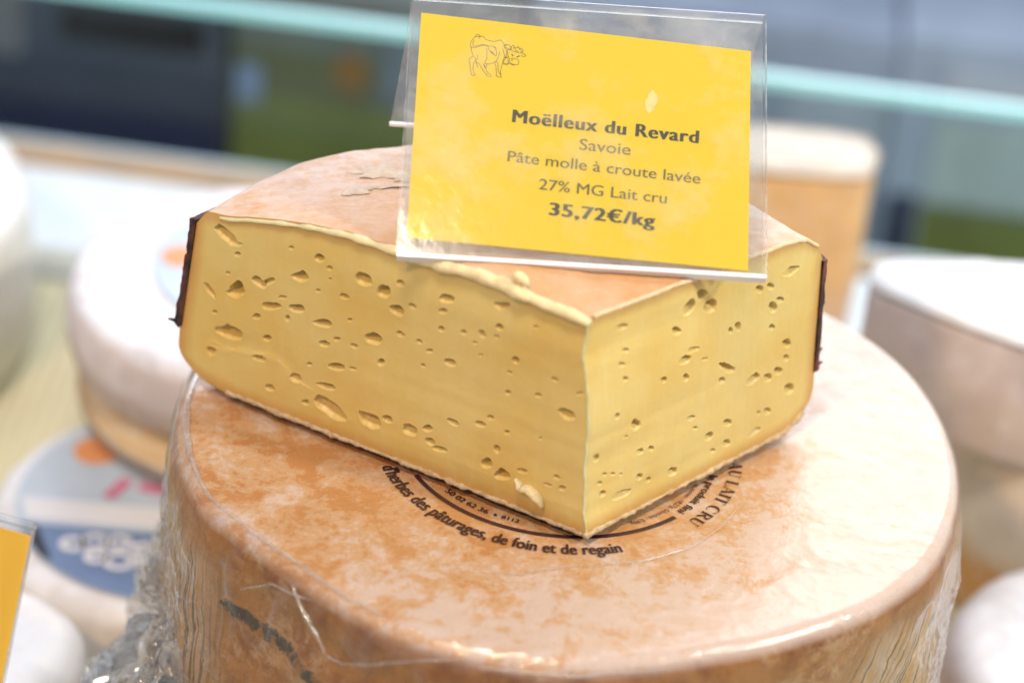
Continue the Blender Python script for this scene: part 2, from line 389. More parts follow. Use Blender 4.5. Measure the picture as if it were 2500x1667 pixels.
wheel('tall white cheese at the left edge, beside the labelled stack', -.302, .250, .085, TZ, -.078, (.88, .89, .90), (.80, .78, .72), (.70, .68, .52), .016, 9)

# right rear: tall cut block, then the stack and the near white wheel
def prism(name, poly, z0, z1, m, parent, bev=.006, tb_=None, sub=10, amp=.0008, seed=0):
    """rounded prism: polygon smoothed by corner cutting, with soft upper and lower edges"""
    tb_ = bev if tb_ is None else tb_
    P = np.array(poly, float)
    for _ in range(3):
        Q = np.roll(P, -1, 0); P = np.stack([.87*P+.13*Q, .13*P+.87*Q], 1).reshape(-1, 2)
    c = P.mean(0); n = len(P)
    d = np.linalg.norm(P-c, axis=1)[:, None]; u = (P-c)/d
    V = []
    for ins, z in [(1e9, z0), (bev, z0), (bev*.3, z0+bev*.3), (0, z0+bev), (0, z0*.6+z1*.4), (0, z1-tb_), (tb_*.3, z1-tb_*.3), (tb_, z1), (bev*2.5, z1), (1e9, z1)]:
        ring = c+u*np.maximum(d-ins, .0005)
        V.append(np.c_[ring, np.full(n, z)])
    V = np.array(V); k = noise(V.reshape(-1, 3), 90, seed).reshape(V.shape[:2])*amp
    V[..., :2] += k[..., None]*u[None]; V[..., 2] += k*.5
    nr = len(V)
    Vt = V.transpose(1, 0, 2).reshape(-1, 3)
    return mesh_obj(name, Vt, grid_faces(n, nr, True), m, parent)
e = empty('cheese_block', (.06, .285, TZ), 'tall orange cut cheese with a white top, right behind the price tag', 'cheese')
prism('paste', [(-.03, .280), (.1165, .284), (.123, .298), (.118, .318), (-.03, .318)], TZ, -.0585, rind_mat('orange_cut', (.76, .46, .20), (.76, .48, .22), (.80, .62, .52), -.05, TZ), e, .006, .0006, seed=3)
prism('top_rind', [(-.0305, .2795), (.1168, .2835), (.1236, .298), (.1184, .3186), (-.0305, .3186)], -.0583, -.052, simple('white_rind', (.84, .78, .68), .8, .10, 60), e, .007, .004, amp=.0022, seed=4)
h2 = wheel('beige cheese wheel with orange foot, under the pinkish cheese at right', .238, .190, .096, TZ, -.0845, (.80, .74, .64), (.84, .76, .64), (.72, .38, .11), .006, 11)
f = empty('cheese_block', (.19, .17, -.0838), 'broad white topped cheese piece with pinkish grey side, upper one at right', 'cheese')
prism('body', [(.1045, .157), (.133, .1365), (.157, .123), (.215, .105), (.26, .12), (.26, .19), (.165, .183), (.109, .174)], -.0838, -.036, rind_mat('pink_rind', (.76, .68, .66), (.66, .57, .54), (.72, .62, .54), -.02, -.0838), f, .005, .0012, amp=.0022, seed=6)
prism('top_rind', [(.1045, .157), (.133, .1365), (.157, .123), (.215, .105), (.26, .12), (.26, .19), (.165, .183), (.109, .174)], -.0358, -.0305, simple('white_bloom', (.88, .89, .92), .7, .05, 60), f, .004, amp=.0022, seed=6)
wheel('low white cheese with faint pink patches, nearest on the right', .193, .044, .0605, TZ, -.100, (.87, .85, .87), (.80, .74, .70), (.75, .6, .5), .014, 13)

# ------------------------------------------------------------------ the big wrapped wheel
RES = np.array([[-180,.0005],[-150,.0027],[-140,-.0006],[-130,-.0018],[-118,.0006],[-105,.0024],[-92,.0022],[-80,-.0008],[-68,-.0024],[-55,-.0016],[-42,.0008],[-30,.0016],[-15,.0008],[0,0],[25,.0006],[45,-.0016],[90,0],[180,.0005]])
def rad_at(th):   # outline read from the photograph, in degrees from +x
    return .110+np.interp(np.degrees((th+np.pi) % (2*np.pi)-np.pi), RES[:, 0], RES[:, 1])
WB = -.098
def wheel_surface(nth, prof, lump, off=0.):
    """prof rows: (fraction of radius, extra radius, z)"""
    th = np.linspace(0, 2*np.pi, nth, endpoint=False); pr = np.array(prof)
    r0 = rad_at(th)
    V = np.zeros((nth, len(pr), 3))
    rr = pr[None, :, 0]*r0[:, None]+pr[None, :, 1]+off*np.clip((pr[None, :, 0]-.9)*10, 0, 1)
    V[..., 0] = rr*np.cos(th)[:, None]; V[..., 1] = rr*np.sin(th)[:, None]; V[..., 2] = pr[None, :, 2]
    return th, V, rr
side = [(1, .0008, -.0004), (1, .0018, -.0012), (1, .0028, -.0028), (1, .0036, -.0052), (1, .0040, -.009)]
def profile(nr, ns):
    top = [(q, 0, 0.) for q in np.linspace(0, 1, nr) ** .8 * .985]
    top[0] = (.003, 0, 0)
    tl = [(.992, 0, -.00005), (.997, 0, -.0002)]
    zs = np.linspace(.009, -WB-.012, ns)
    sd_ = [(1, .0040+.0012*math.sin(math.pi*(z-.009)/(-WB-.02))-.0000*z, -z) for z in zs[1:]]
    low = [(1, .0020, WB+.007), (1, -.002, WB+.003), (1, -.008, WB), (.5, 0, WB), (.003, 0, WB)]
    return top+tl+side+sd_+low
pw = empty('wrapped_cheese', (0, 0, WB), 'large round orange rinded cheese wheel in clear film, standing under the cut wedge', 'cheese')
pr = profile(50, 60)
th, V, rr = wheel_surface(760, pr, 0)
T3 = V.reshape(-1, 3)
sidew = np.clip((-V[..., 2]-.002)/.006, 0, 1)
k1 = noise(T3, 70, 31).reshape(V.shape[:2]); k2 = noise(T3, 320, 32).reshape(V.shape[:2])
dr_ = sidew*(k1*.0022+k2*.0005)
# a dent with a lump in it low on the front of the side
def gauss(ang, z, sa, sz):
    da = (th-R(ang)+np.pi) % (2*np.pi)-np.pi
    return np.exp(-(da/R(sa))[:, None]**2-((V[..., 2]-z)/sz)**2)
dr_ += -.005*gauss(-96, -.018, 4.5, .006)+.0022*gauss(-96, -.0215, 2.5, .004)-.003*gauss(-124, -.017, 9, .007)
V[..., 0] += dr_*np.cos(th)[:, None]; V[..., 1] += dr_*np.sin(th)[:, None]
topw = (np.array([q[2] for q in pr]) > -.0004)[None, :]*np.clip((rr-.066)/.02, 0, 1)
V[..., 2] += topw*(k1*.0006+k2*.00018)
SIDE_DR = dr_
arcl = np.concatenate([[0], np.cumsum(np.hypot(np.diff([q[0]*.11+q[1] for q in pr]), np.diff([q[2] for q in pr])))])
uv = np.stack([th[:, None]*.11-.45*V[..., 2]*np.clip(np.cos(th)*2, 0, 1)[:, None], np.broadcast_to(arcl[None], V.shape[:2])], -1).reshape(-1, 2)

t = NT('wheel_rind'); v = t.coord('Object'); xyz = t.sep(v)
nA = t.noise(v, 66, 9, .72, .5); nB = t.noise(v, 240, 5, .72); nC = t.noise(v, 14, 3)
nS = t.noise(t.coord('Object', (.6, 2.2, 1)), 60, 4, .6, .6)
orange = t.mix(t.ramp(nC, [(.35, 0), (.65, 1)]), (.45, .19, .06), (.50, .26, .10))
peach = (.53, .31, .16)
pale = t.mix(nB, (.54, .39, .29), (.62, .51, .46))
# bloom thickest right and at the rim, the right side partly painting film glare
rad2 = t.math('POWER', t.math('ADD', t.math('MULTIPLY', xyz[0], xyz[0]), t.math('MULTIPLY', xyz[1], xyz[1])), .5)
bx = t.n('MapRange'); t.set(bx, 'Value', xyz[0]); t.set(bx, 'From Min', -.09); t.set(bx, 'From Max', .09); t.set(bx, 'To Min', -.10); t.set(bx, 'To Max', .12)
br = t.n('MapRange'); t.set(br, 'Value', rad2); t.set(br, 'From Min', .045); t.set(br, 'From Max', .095); t.set(br, 'To Min', -.13); t.set(br, 'To Max', .06)
grow = t.math('ADD', t.math('ADD', bx.outputs[0], br.outputs[0]), t.math('ADD', t.math('MULTIPLY', t.math('SUBTRACT', t.math('MULTIPLY', nA, 1.5), .25), .58), t.math('ADD', t.math('MULTIPLY', nB, .42), t.math('MULTIPLY', t.noise(v, 700, 4, .7), .16))))
c = t.mix(t.ramp(grow, [(.465, 0), (.525, 1)]), orange, peach)
c = t.mix(t.ramp(grow, [(.555, 0), (.645, .85)]), c, pale)
c = t.mix(t.math('MULTIPLY', t.ramp(nS, [(.60, 0), (.72, 1)]), .35), c, (.62, .32, .13))
# side: tan gold, grey bloom and black streaks of mould pressed along the film folds
sm = t.n('MapRange'); t.set(sm, 'Value', xyz[2]); t.set(sm, 'From Min', -.0045); t.set(sm, 'From Max', -.0015); t.set(sm, 'To Min', 1); t.set(sm, 'To Max', 0)
uvn = t.coord('UV', (1, 1, 1))
st = t.noise(t.coord('UV', (1, .012, 1)), 800, 1, .5)
lowm = t.noise(t.coord('UV', (1, 1.2, 1)), 26, 3, .5)
at1 = t.n('Attribute'); at1.attribute_name = 'stain'; at2 = t.n('Attribute'); at2.attribute_name = 'streak'
sc1 = t.mix(t.ramp(nA, [(.40, 0), (.58, 1)]), (.22, .070, .010), (.34, .135, .026))
sc1 = t.mix(t.ramp(t.math('ADD', t.math('MULTIPLY', nB, .5), t.math('MULTIPLY', lowm, .5)), [(.54, 0), (.62, .75)]), sc1, (.46, .27, .14))
st2 = t.noise(t.coord('UV', (1, .05, 1)), 330, 2, .6)
sc1 = t.mix(t.math('MULTIPLY', at2.outputs['Fac'], .55), sc1, t.mix(t.ramp(st2, [(.46, 0), (.62, 1)]), (.55, .42, .30), (.56, .31, .06)))
sc1 = t.mix(t.math('MULTIPLY', at2.outputs['Fac'], t.ramp(st, [(.54, 0), (.64, .75)])), sc1, (.022, .016, .016))
stm = t.math('MULTIPLY', at1.outputs['Fac'], t.math('ADD', t.math('MULTIPLY', nA, 2.4), t.math('SUBTRACT', t.math('MULTIPLY', nB, 2.6), 1.85)))
sc1 = t.mix(t.ramp(stm, [(.40, 0), (.60, .95)]), sc1, (.016, .011, .013))
c = t.mix(sm.outputs[0], c, sc1)
t.P(Base_Color=c, Roughness=.6, Subsurface_Weight=.2, Subsurface_Scale=.002, Normal=t.bump(nB, .6, .0010, t.bump(t.noise(v, 600, 4, .65), .6, .0004)))
wheel_rind = t.m
rind = mesh_obj('rind', V.reshape(-1, 3), grid_faces(len(th), len(pr), True), wheel_rind, pw, uv=uv)
deg = np.degrees((th+np.pi) % (2*np.pi)-np.pi)[:, None]+0*V[..., 2]; zz_ = V[..., 2]
def step(x, a, b): return np.clip((x-a)/(b-a), 0, 1)
zl_ = np.interp(deg, [-146, -141.7, -137.3, -131.1, -126.9, -123, -116], [-.026, -.0245, -.0235, -.0248, -.0265, -.0285, -.033])
stain = np.exp(-((zz_-zl_)/(.0034))**2)*step(deg, -147, -141)*(1-step(deg, -119, -112))
streak = np.maximum(step(deg, -176, -168)*(1-step(deg, -147, -139)), step(deg, -52, -42)*(1-step(deg, -14, -4)))*step(-zz_, .009, .017)
for nm_, arr in (('stain', stain), ('streak', streak)):
    at_ = rind.data.attributes.new(nm_, 'FLOAT', 'POINT'); at_.data.foreach_set('value', arr.astype(np.float32).ravel())

# print on the rind --------------------------------------------------
ink = NT('rind_ink'); ink.P(Base_Color=ink.mix(ink.ramp(ink.noise(ink.coord(), 260, 4), [(.55, 0), (.78, 1)]), (.030, .003, .007), (.09, .02, .016)), Roughness=.6); ink = ink.m
PC = np.array([-.0029, -.0135])
def text_geo(s, spacing=1.0):
    cu = bpy.data.curves.new('lettering', 'FONT'); cu.body = s; cu.size = 1; cu.space_character = spacing; cu.resolution_u = 3
    o = bpy.data.objects.new('lettering', cu); col.objects.link(o)
    bpy.context.view_layer.update()
    me = bpy.data.meshes.new_from_object(o.evaluated_get(bpy.context.evaluated_depsgraph_get()))
    V = np.array([v.co[:2] for v in me.vertices]) if len(me.vertices) else np.zeros((0, 2)); F = [tuple(p.vertices) for p in me.polygons]
    bpy.data.objects.remove(o); bpy.data.curves.remove(cu); bpy.data.meshes.remove(me)
    return V, F
CAP = np.ptp(text_geo('H')[0][:, 1]); XH = np.ptp(text_geo('x')[0][:, 1])
def fit(V, x0, x1, y0, h, unit):
    """scale text so that it runs x0..x1 and its unit height (CAP or XH) is h above baseline y0"""
    V = V.copy(); a, b_ = V[:, 0].min(), V[:, 0].max()
    V[:, 0] = x0+(V[:, 0]-a)/(b_-a)*(x1-x0); V[:, 1] = y0+V[:, 1]*h/unit
    return V
def bolden(V, F, dx, dz_steps=3):
    """stack shifted copies: stems thicken, crossbars stay thin; returns V with layer index"""
    Vs, Fs, L = [], [], []
    for i, s in enumerate(np.linspace(-dx, dx, dz_steps) if dz_steps > 1 else [0]):
        Fs += [tuple(q+len(V)*i for q in f) for f in F]; W_ = V.copy(); W_[:, 0] += s; Vs.append(W_); L += [i]*len(V)
    return np.concatenate(Vs), Fs, np.array(L)
def arc_print(s, r_base, a0, a1, h, unit, outward, bold=0, geo=None, spacing=1.0, name='lettering', z=.00035):
    """outward False: letter tops point to the centre (reads along the front); True: tops point out"""
    V2, F2 = geo if geo else text_geo(s, spacing)
    V2 = fit(V2, a0, a1, 0, h, unit)          # x in degrees, y in metres
    if bold: V2, F2, L = bolden(V2, F2, bold/r_base*57.3*(1 if a1 > a0 else -1))
    else: L = np.zeros(len(V2))
    a = np.radians(V2[:, 0]); rr_ = r_base+(V2[:, 1] if outward else -V2[:, 1])
    W_ = np.c_[PC[0]+rr_*np.cos(a), PC[1]+rr_*np.sin(a), z+L*.00002]
    return mesh_obj(name, W_, F2, ink, rind, smooth=False)
arc_print("d'herbes des pâturages, de foin et de regain", .0535, -157.5, -69.6, .00285, XH, False, .00019)
arc_print("50 02 62 36", .0427, -136.5, -116.3, .0019, CAP, False, .00008)
arc_print("8112", .0424, -110.6, -103.6, .0015, CAP, False, .00005)
V2, F2 = ribbon([(PC[0]+.0456*math.cos(R(q)), PC[1]+.0456*math.sin(R(q))) for q in np.linspace(-150, -43.8, 80)], .00135)
mesh_obj('printed_arc', np.c_[V2, np.full(len(V2), .00034)], F2, ink, rind, smooth=False)
mesh_obj('printed_dot', np.c_[np.array(circle(PC[0]+.0418*math.cos(R(-113.2)), PC[1]+.0418*math.sin(R(-113.2)), .0005, None, 14)), np.full(14, .00034)], [tuple(range(14))], ink, rind, smooth=False)
arc_print("le produit fini", .0440, -12, -40.3, .00155, XH, True, .00012)
arc_print("de sucres : 18,27g, Glucides : 0,90g", .0414, -20, -60.5, .00135, CAP, True)
# high contrast serif capitals
def serif_text():
    Vs, Fs = [], []; nx = [0.]
    def add(pts, wd, x):
        V_, F_ = ribbon(pts, wd); k = sum(len(q) for q in Vs); Vs.append(V_+np.array([x, 0])); Fs.extend([tuple(i+k for i in f) for f in F_])
    S, B = .045, .17
    def ser(xc, y, wd_, x): add([(xc-wd_/2, y), (xc+wd_/2, y)], S, x)
    def U(x):
        add([(.16, 1), (.16, .34)], B, x); add([(.16+.24-.24*math.cos(a), .34-.31*math.sin(a)) for a in np.linspace(0, math.pi, 14)], list(np.linspace(B, S, 14)), x); add([(.64, .34), (.64, 1)], S*1.2, x)
        ser(.16, .98, .32, x); ser(.64, .98, .24, x); return .86
    def A(x):
        add([(.08, 0), (.40, 1)], S*1.2, x); add([(.36, 1), (.72, 0)], B, x); add([(.2, .34), (.56, .34)], S, x); ser(.08, .02, .24, x); ser(.70, .02, .32, x); return .86
    def L(x):
        add([(.18, 0), (.18, 1)], B, x); ser(.18, .98, .34, x); add([(.04, .02), (.62, .02)], S, x); add([(.62, 0), (.64, .24)], S, x); return .68
    def I(x): add([(.16, 0), (.16, 1)], B, x); ser(.16, .98, .32, x); ser(.16, .02, .32, x); return .36
    def Tt(x): add([(.34, 0), (.34, 1)], B, x); add([(.02, .98), (.66, .98)], S, x); add([(.03, 1), (.03, .78)], S, x); add([(.65, 1), (.65, .78)], S, x); ser(.34, .02, .34, x); return .74
    def Cc(x):
        aa = np.linspace(.75, 5.45, 26); add([(.42+.36*math.cos(q), .5+.5*math.sin(q)) for q in aa], [S+.13*max(0, -math.cos(q)) for q in aa], x); add([(.68, .99), (.68, .72)], S, x); return .82
    def Rr(x):
        add([(.18, 0), (.18, 1)], B, x); ser(.18, .98, .30, x); ser(.18, .02, .34, x)
        aa = np.linspace(1.57, -1.57, 14); add([(.2, .975)]+[(.36+.24*math.cos(q), .74+.235*math.sin(q)) for q in aa]+[(.2, .505)], [S]+[S+.11*max(0, math.cos(q)) for q in aa]+[S], x)
        add([(.34, .5), (.74, .0)], B*.9, x); ser(.78, .02, .2, x); return .86
    x = 0
    for g in (A, U, None, L, A, I, Tt, None, Cc, Rr, U):
        x += .32 if g is None else g(x)+.02
    return np.concatenate(Vs), Fs
arc_print('', .0491, -1.5, -42.2, .0035, 1.0, True, geo=serif_text())

# clear film stretched over the whole wheel -------------------------
pf = profile(90, 110)
th, V, rr = wheel_surface(900, pf, 0, .0)
T3 = V.reshape(-1, 3); zc = V[..., 2]
ang = np.broadcast_to(th[:, None], zc.shape)
sidew = np.clip((-zc-.002)/.006, 0, 1); deepw = np.clip((-zc-.012)/.03, 0, 1)
# same coarse lumps as the rind so that the film never cuts it
k1 = noise(T3, 70, 31).reshape(zc.shape); k2 = noise(T3, 320, 32).reshape(zc.shape)
dr_ = sidew*(np.maximum(k1, -.2)*.0022+.0007)+.0004
# tension folds: narrow in angle, long in height
C2 = np.stack([np.cos(ang)*1.0, np.sin(ang)*1.0, zc*1.6+.25*ang*0], -1).reshape(-1, 3)
f1 = noise(C2*np.array([1, 1, 3.]), 30, 51, 2).reshape(zc.shape); f2 = noise(C2*np.array([1, 1, 1.5]), 90, 52, 2).reshape(zc.shape)
fold = (1-np.abs(f1))**5*.0013+(1-np.abs(f2))**6*.0006
spark = np.exp(-((zc+.0035)/.0055)**2)*np.exp(-((np.degrees((ang+np.pi) % (2*np.pi)-np.pi)+100)/42)**2)
front = np.exp(-((np.degrees((ang+np.pi) % (2*np.pi)-np.pi)+118)/34)**2)
cr = noise(T3, 52, 61, 2).reshape(zc.shape); cr2 = noise(T3, 140, 62, 1).reshape(zc.shape)
crease = (1-np.abs(cr))**12*.0022+(1-np.abs(cr2))**12*.0005
dr_ += spark*noise(T3, 380, 77, 2).reshape(zc.shape)*.0007
dr_ += sidew*(deepw*fold*.9+front*crease*.8+(1-front)*.25*crease)
flare = np.clip((-zc-.055)/.04, 0, 1)
dr_ += flare**2*(.002+.003*noise(C2, 5, 71, 2).reshape(zc.shape)+.002*f1)*(np.array([q[0] for q in pf])[None, :] > .95)
V[..., 0] += dr_*np.cos(ang); V[..., 1] += dr_*np.sin(ang)
topm = (np.array([q[2] for q in pf]) > -.0004)[None, :]
tw = np.clip((rr-.066)/.02, 0, 1)
V[..., 2] += topm*(tw*np.maximum(k1*.0006+k2*.00018, 0)+.0007+tw*(.00025*(1-np.abs(cr))**6+.0002*(1-np.abs(cr2))**8))+(~topm)*.0004*np.clip(1+zc/.01, 0, 1)
film_m = clear_plastic('cling_film', rough=.07, haze=.006, hz_scale=55, bump=.42, bscale=430, bdist=.0005, fmul=1.05, uvhaze=.14)
F = grid_faces(len(th), len(pf), True).reshape(len(th), -1, 4)[:, 1:-4].reshape(-1, 4)
hzv = np.clip((crease/.0022)**1.5*(.35+front)*sidew+deepw*(fold/.0019)**2*.6, 0, 1)  # paints crease and fold highlights into the film as white haze
mesh_obj('cling_film', V.reshape(-1, 3), F, film_m, pw, uv=np.stack([hzv, hzv*0], -1).reshape(-1, 2))

# thin folded strands of film: along the left rim, over the front shoulder and across the top
fold_m = clear_plastic('folded_film', rough=.12, haze=.32, hz_scale=260, bump=.4, bscale=600, bdist=.0003, fmul=2.2, hazecol=(.95, .94, .93))  # pale haze paints the glare that lines the folds
def strand(pts, rad, seed, n=90, jit=.0004):
    A = np.array(pts, float); s_ = np.r_[0, np.cumsum(np.linalg.norm(np.diff(A, axis=0), axis=1))]
    q = np.linspace(0, s_[-1], n); P_ = np.stack([np.interp(q, s_, A[:, i]) for i in range(3)], 1)
    for _ in range(6): P_[1:-1] = (P_[:-2]+2*P_[1:-1]+P_[2:])/4
    P_ += np.stack([noise(P_, 160, seed+i, 2) for i in range(3)], 1)*jit
    w_ = rad*(.35+.65*np.sin(np.linspace(.05, math.pi-.05, n)))*(1+.5*noise(P_, 220, seed+5, 2))
    V_, F_ = tube(P_, w_, 8, seed, .4, 500, .6); mesh_obj('film_fold', V_, F_, fold_m, pw)
def on_side(ang, z, off=.0012):
    i = int(round((R(ang) % (2*np.pi))/(2*np.pi)*len(th))) % len(th); zc_ = V[i, :, 2]; ok = np.where((zc_ < .002) & (rr[i] > .095))[0][:-8]
    j = ok[np.argmin(abs(zc_[ok]-z))]; r_ = np.hypot(V[i, j, 0], V[i, j, 1])+off
    return (r_*math.cos(R(ang)), r_*math.sin(R(ang)), z+off*.5)
rimp = lambda a: (rad_at(np.array([R(a)]))[0]*math.cos(R(a))*.999, rad_at(np.array([R(a)]))[0]*math.sin(R(a))*.999, .0010)
strand([rimp(a) for a in range(-192, -146, 3)], .0011, 501)
strand([rimp(a) for a in range(-150, -112, 3)], .0007, 502)
strand([on_side(*q) for q in [(-137.5, -.0137), (-131.9, -.0055), (-128.2, -.0044), (-124.7, -.0028)]], .0006, 503)
strand([on_side(*q) for q in [(-128.6, -.0024), (-126, -.006), (-123.8, -.0086), (-120.8, -.0147)]], .0007, 504)
strand([on_side(*q) for q in [(-122.9, -.0155), (-118, -.0156), (-113.2, -.0105), (-107.3, -.0040), (-101.6, -.0015)]], .0006, 505)
strand([on_side(*q) for q in [(-100, -.0030), (-88, -.0022), (-74, -.0024)]], .0004, 507)
strand([(x, y, .0011) for x, y in [(-.029, -.0798), (-.0115, -.0783), (.0031, -.0725), (.02, -.0686), (.033, -.0606), (.0434, -.0478), (.0497, -.0353)]], .00022, 508)
# gathered film hanging out at the lower left
def film_bunch(name, pts, spread, nu, nv, seed, amp):
    """crumpled sheet between two guide curves"""
    A = np.array(pts, float); tt = np.linspace(0, 1, nu)
    src = np.linspace(0, 1, len(A)); P = np.stack([np.interp(tt, src, A[:, i]) for i in range(3)], 1)
    B = np.array(spread, float); Q = np.stack([np.interp(tt, np.linspace(0, 1, len(B)), B[:, i]) for i in range(3)], 1)
    s = np.linspace(0, 1, nv)
    G = P[:, None]*(1-s)[None, :, None]+Q[:, None]*s[None, :, None]
    H = G.reshape(-1, 3)
    d = np.stack([(1-np.abs(noise(H, 62, seed+i, 2)))**4 for i in range(3)], -1)-.3
    d2 = np.stack([(1-np.abs(noise(H, 170, seed+9+i, 1)))**6 for i in range(3)], -1)-.3
    G = G+(d*amp+d2*amp*.3).reshape(nu, nv, 3)*np.array([1, 1, .6])
    hz_ = np.clip(np.maximum(d.max(-1)-.35, 0)*1.6+np.maximum(d2.max(-1)-.4, 0)*1.2, 0, 1)  # ridge highlights painted in as white haze
    return mesh_obj(name, G.reshape(-1, 3), grid_faces(nu, nv), crumple_m, pw, uv=np.stack([hz_, hz_*0], -1))
crumple_m = clear_plastic('crumpled_film', rough=.10, haze=.22, hz_scale=90, bump=.25, bscale=200, bdist=.0005, fmul=2.4, uvhaze=.7)
film_bunch('film_gather', [(-.118, .012, -.060), (-.116, -.030, -.052), (-.104, -.062, -.056), (-.082, -.090, -.066)], [(-.128, .004, -.094), (-.143, -.042, -.106), (-.141, -.080, -.116), (-.108, -.112, -.126)], 170, 120, 81, .013)
film_bunch('film_gather', [(-.116, .004, -.066), (-.113, -.034, -.060), (-.101, -.064, -.064)], [(-.124, -.010, -.110), (-.130, -.048, -.125), (-.120, -.080, -.130)], 140, 100, 91, .010)

# wheel underneath
wu = empty('wrapped_cheese', (.01, -.02, TZ), 'orange tan wheel, mostly hidden under the large wrapped wheel', 'cheese')
lathe('rind', disc_profile(.096, TZ, WB-.001, .01), (.01, -.02, 0), rind_mat('under_rind', (.62, .32, .12), (.60, .30, .12), (.66, .42, .22), WB, TZ), wu, seed=17)

# ------------------------------------------------------------------ the cut wedge
P0 = np.array([0.0057, -0.0614]); aL, aR = R(152.8), R(47.06)
LL, LR = .1358, .0940; WCc = np.array([-.018, -.063]); WR = .108; LIFT = .0027
DL = np.array([math.cos(aL), math.sin(aL)]); DR = np.array([math.cos(aR), math.sin(aR)])
NL = np.array([-DL[1], DL[0]])*1.0; NL = np.array([-.457, -.889]); NR = np.array([.732, -.681])
def tip(z):
    z = np.asarray(z, float); w_ = noise(np.c_[z, z*0, z*0], 90, 77, 3)*np.clip(z/.01, 0, 1)
    return P0[None]+np.outer(z/.068, [-.0066, .0031])+np.outer(w_, [.0013, .0002])
def ray_len(a):
    d = np.stack([np.cos(a), np.sin(a)], -1); m = P0-WCc; b_ = d@m
    return -b_+np.sqrt(b_*b_-(m@m-WR*WR))
kR, kL = LR/ray_len(np.array([aR]))[0], LL/ray_len(np.array([aL]))[0]
def endp(f, z):
    """outer surface at fan fraction f (0 right cut, 1 left cut) and height z"""
    f = np.asarray(f, float); a = aR+f*(aL-aR); l = ray_len(a)*(kR+(kL-kR)*f)
    z0 = np.where(f > .5, .010, .008); sl = .125-.010*f
    l = l-sl*np.maximum(0, z-z0)
    d = np.stack([np.cos(a), np.sin(a)], -1)
    q = np.c_[P0[None]+d*l[:, None], np.asarray(z)]
    k = noise(q, 60, 5)*.0010+noise(q, 240, 6)*.0003
    return P0[None]+d*(l+k)[:, None]
LDE, LDD = [0, .004, .0115, .0217, .040, .0557], [.0150, .0092, .0075, .0052, .0010, 0]
RDE, RDD = [0, .003, .008, .016], [.0100, .0040, .0010, 0]
def ztop(f, q):
    f = np.asarray(f, float); q = np.asarray(q, float)
    e = (1-q)*(.094+.04*f)
    wl = np.clip((f-.80)/.2, 0, 1)**1.5
    d = np.interp(e, LDE, LDD)*wl+np.interp(e, RDE, RDD)*(1-wl)
    a = aR+f*(aL-aR); P = np.c_[q*np.cos(a)*.11, q*np.sin(a)*.11, f*0]
    return .0688-d+noise(P, 45, 15, 2)*.0012*np.clip(q*4, 0, 1)+noise(P, 170, 16, 2)*.0004+.0018*np.exp(-((q-.22)/.12)**2)*f
def zbot(f, q):
    e = (1-np.asarray(q, float))*(.094+.04*np.asarray(f, float))
    x = np.clip(1-e/.0165, 0, 1)
    return LIFT+.0114*(1-np.sqrt(np.maximum(0, 1-x*x)))
def place(f, q, z):
    q = np.asarray(q)[:, None]
    return np.c_[tip(z)*(1-q)+endp(f, z)*q, z]
wedge = empty('cheese_wedge', (-.02, -.01, LIFT), 'cut wedge of pale yellow holed cheese with pinkish rind, lying on the wrapped wheel', 'cheese')

# rind: top, rounded side, underside as one fan shaped skin
NF, NT_, NS_, NB_ = 300, 150, 70, 60
fr_ = np.linspace(0, 1, NF)
qt = 1-(1-np.linspace(.004, 1, NT_))**1.5
colsV = []
G = np.zeros((NF, NT_+NS_+NB_, 3))
for j, q in enumerate(qt):
    G[:, j] = place(fr_, np.full(NF, q), ztop(fr_, np.full(NF, q)))
zt1, zb1 = ztop(fr_, np.ones(NF)), zbot(fr_, np.ones(NF))
for j, s in enumerate(np.linspace(0, 1, NS_+1)[1:]):
    G[:, NT_+j] = place(fr_, np.ones(NF), zt1*(1-s)+zb1*s)
for j, q in enumerate(qt[::-1][1:][::2][:NB_]):
    G[:, NT_+NS_+j] = place(fr_, np.full(NF, q), zbot(fr_, np.full(NF, q)))
nb = min(NB_, len(qt[::-1][1:][::2])); G = G[:, :NT_+NS_+nb]
t = NT('washed_rind'); v = t.coord('Object'); xyz = t.sep(v)
nA = t.noise(v, 48, 6, .65, .4); nB = t.noise(v, 190, 5, .7); nC = t.noise(v, 18, 3); nF = t.noise(t.coord('Object', (1, 3, 1)), 160, 4, .6, .5)
c = t.mix(t.ramp(nA, [(.36, 0), (.62, 1)]), (.54, .28, .105), (.57, .36, .20))
far = t.n('MapRange'); t.set(far, 'Value', t.math('ADD', xyz[1], t.math('MULTIPLY', nA, .05))); t.set(far, 'From Min', -.012); t.set(far, 'From Max', .045)
c = t.mix(t.math('MULTIPLY', far.outputs[0], t.ramp(t.math('ADD', t.math('MULTIPLY', nB, .6), t.math('MULTIPLY', nF, .4)), [(.36, .15), (.58, .95)])), c, (.66, .57, .55))
c = t.mix(t.math('MULTIPLY', t.ramp(nF, [(.58, 0), (.70, 1)]), .5), c, (.66, .50, .38))
sd2 = t.n('MapRange'); t.set(sd2, 'Value', xyz[2]); t.set(sd2, 'From Min', .050); t.set(sd2, 'From Max', .060); t.set(sd2, 'To Min', .8); t.set(sd2, 'To Max', 0)
c = t.mix(sd2.outputs[0], c, t.mix(nB, (.50, .34, .24), (.70, .58, .52)))
t.P(Base_Color=c, Roughness=.62, Subsurface_Weight=.25, Subsurface_Scale=.003, Normal=t.bump(nF, .35, .0006, t.bump(nB, .4, .0005)))
mesh_obj('rind', G.reshape(-1, 3), grid_faces(NF, G.shape[1])[:, ::-1], t.m, wedge)
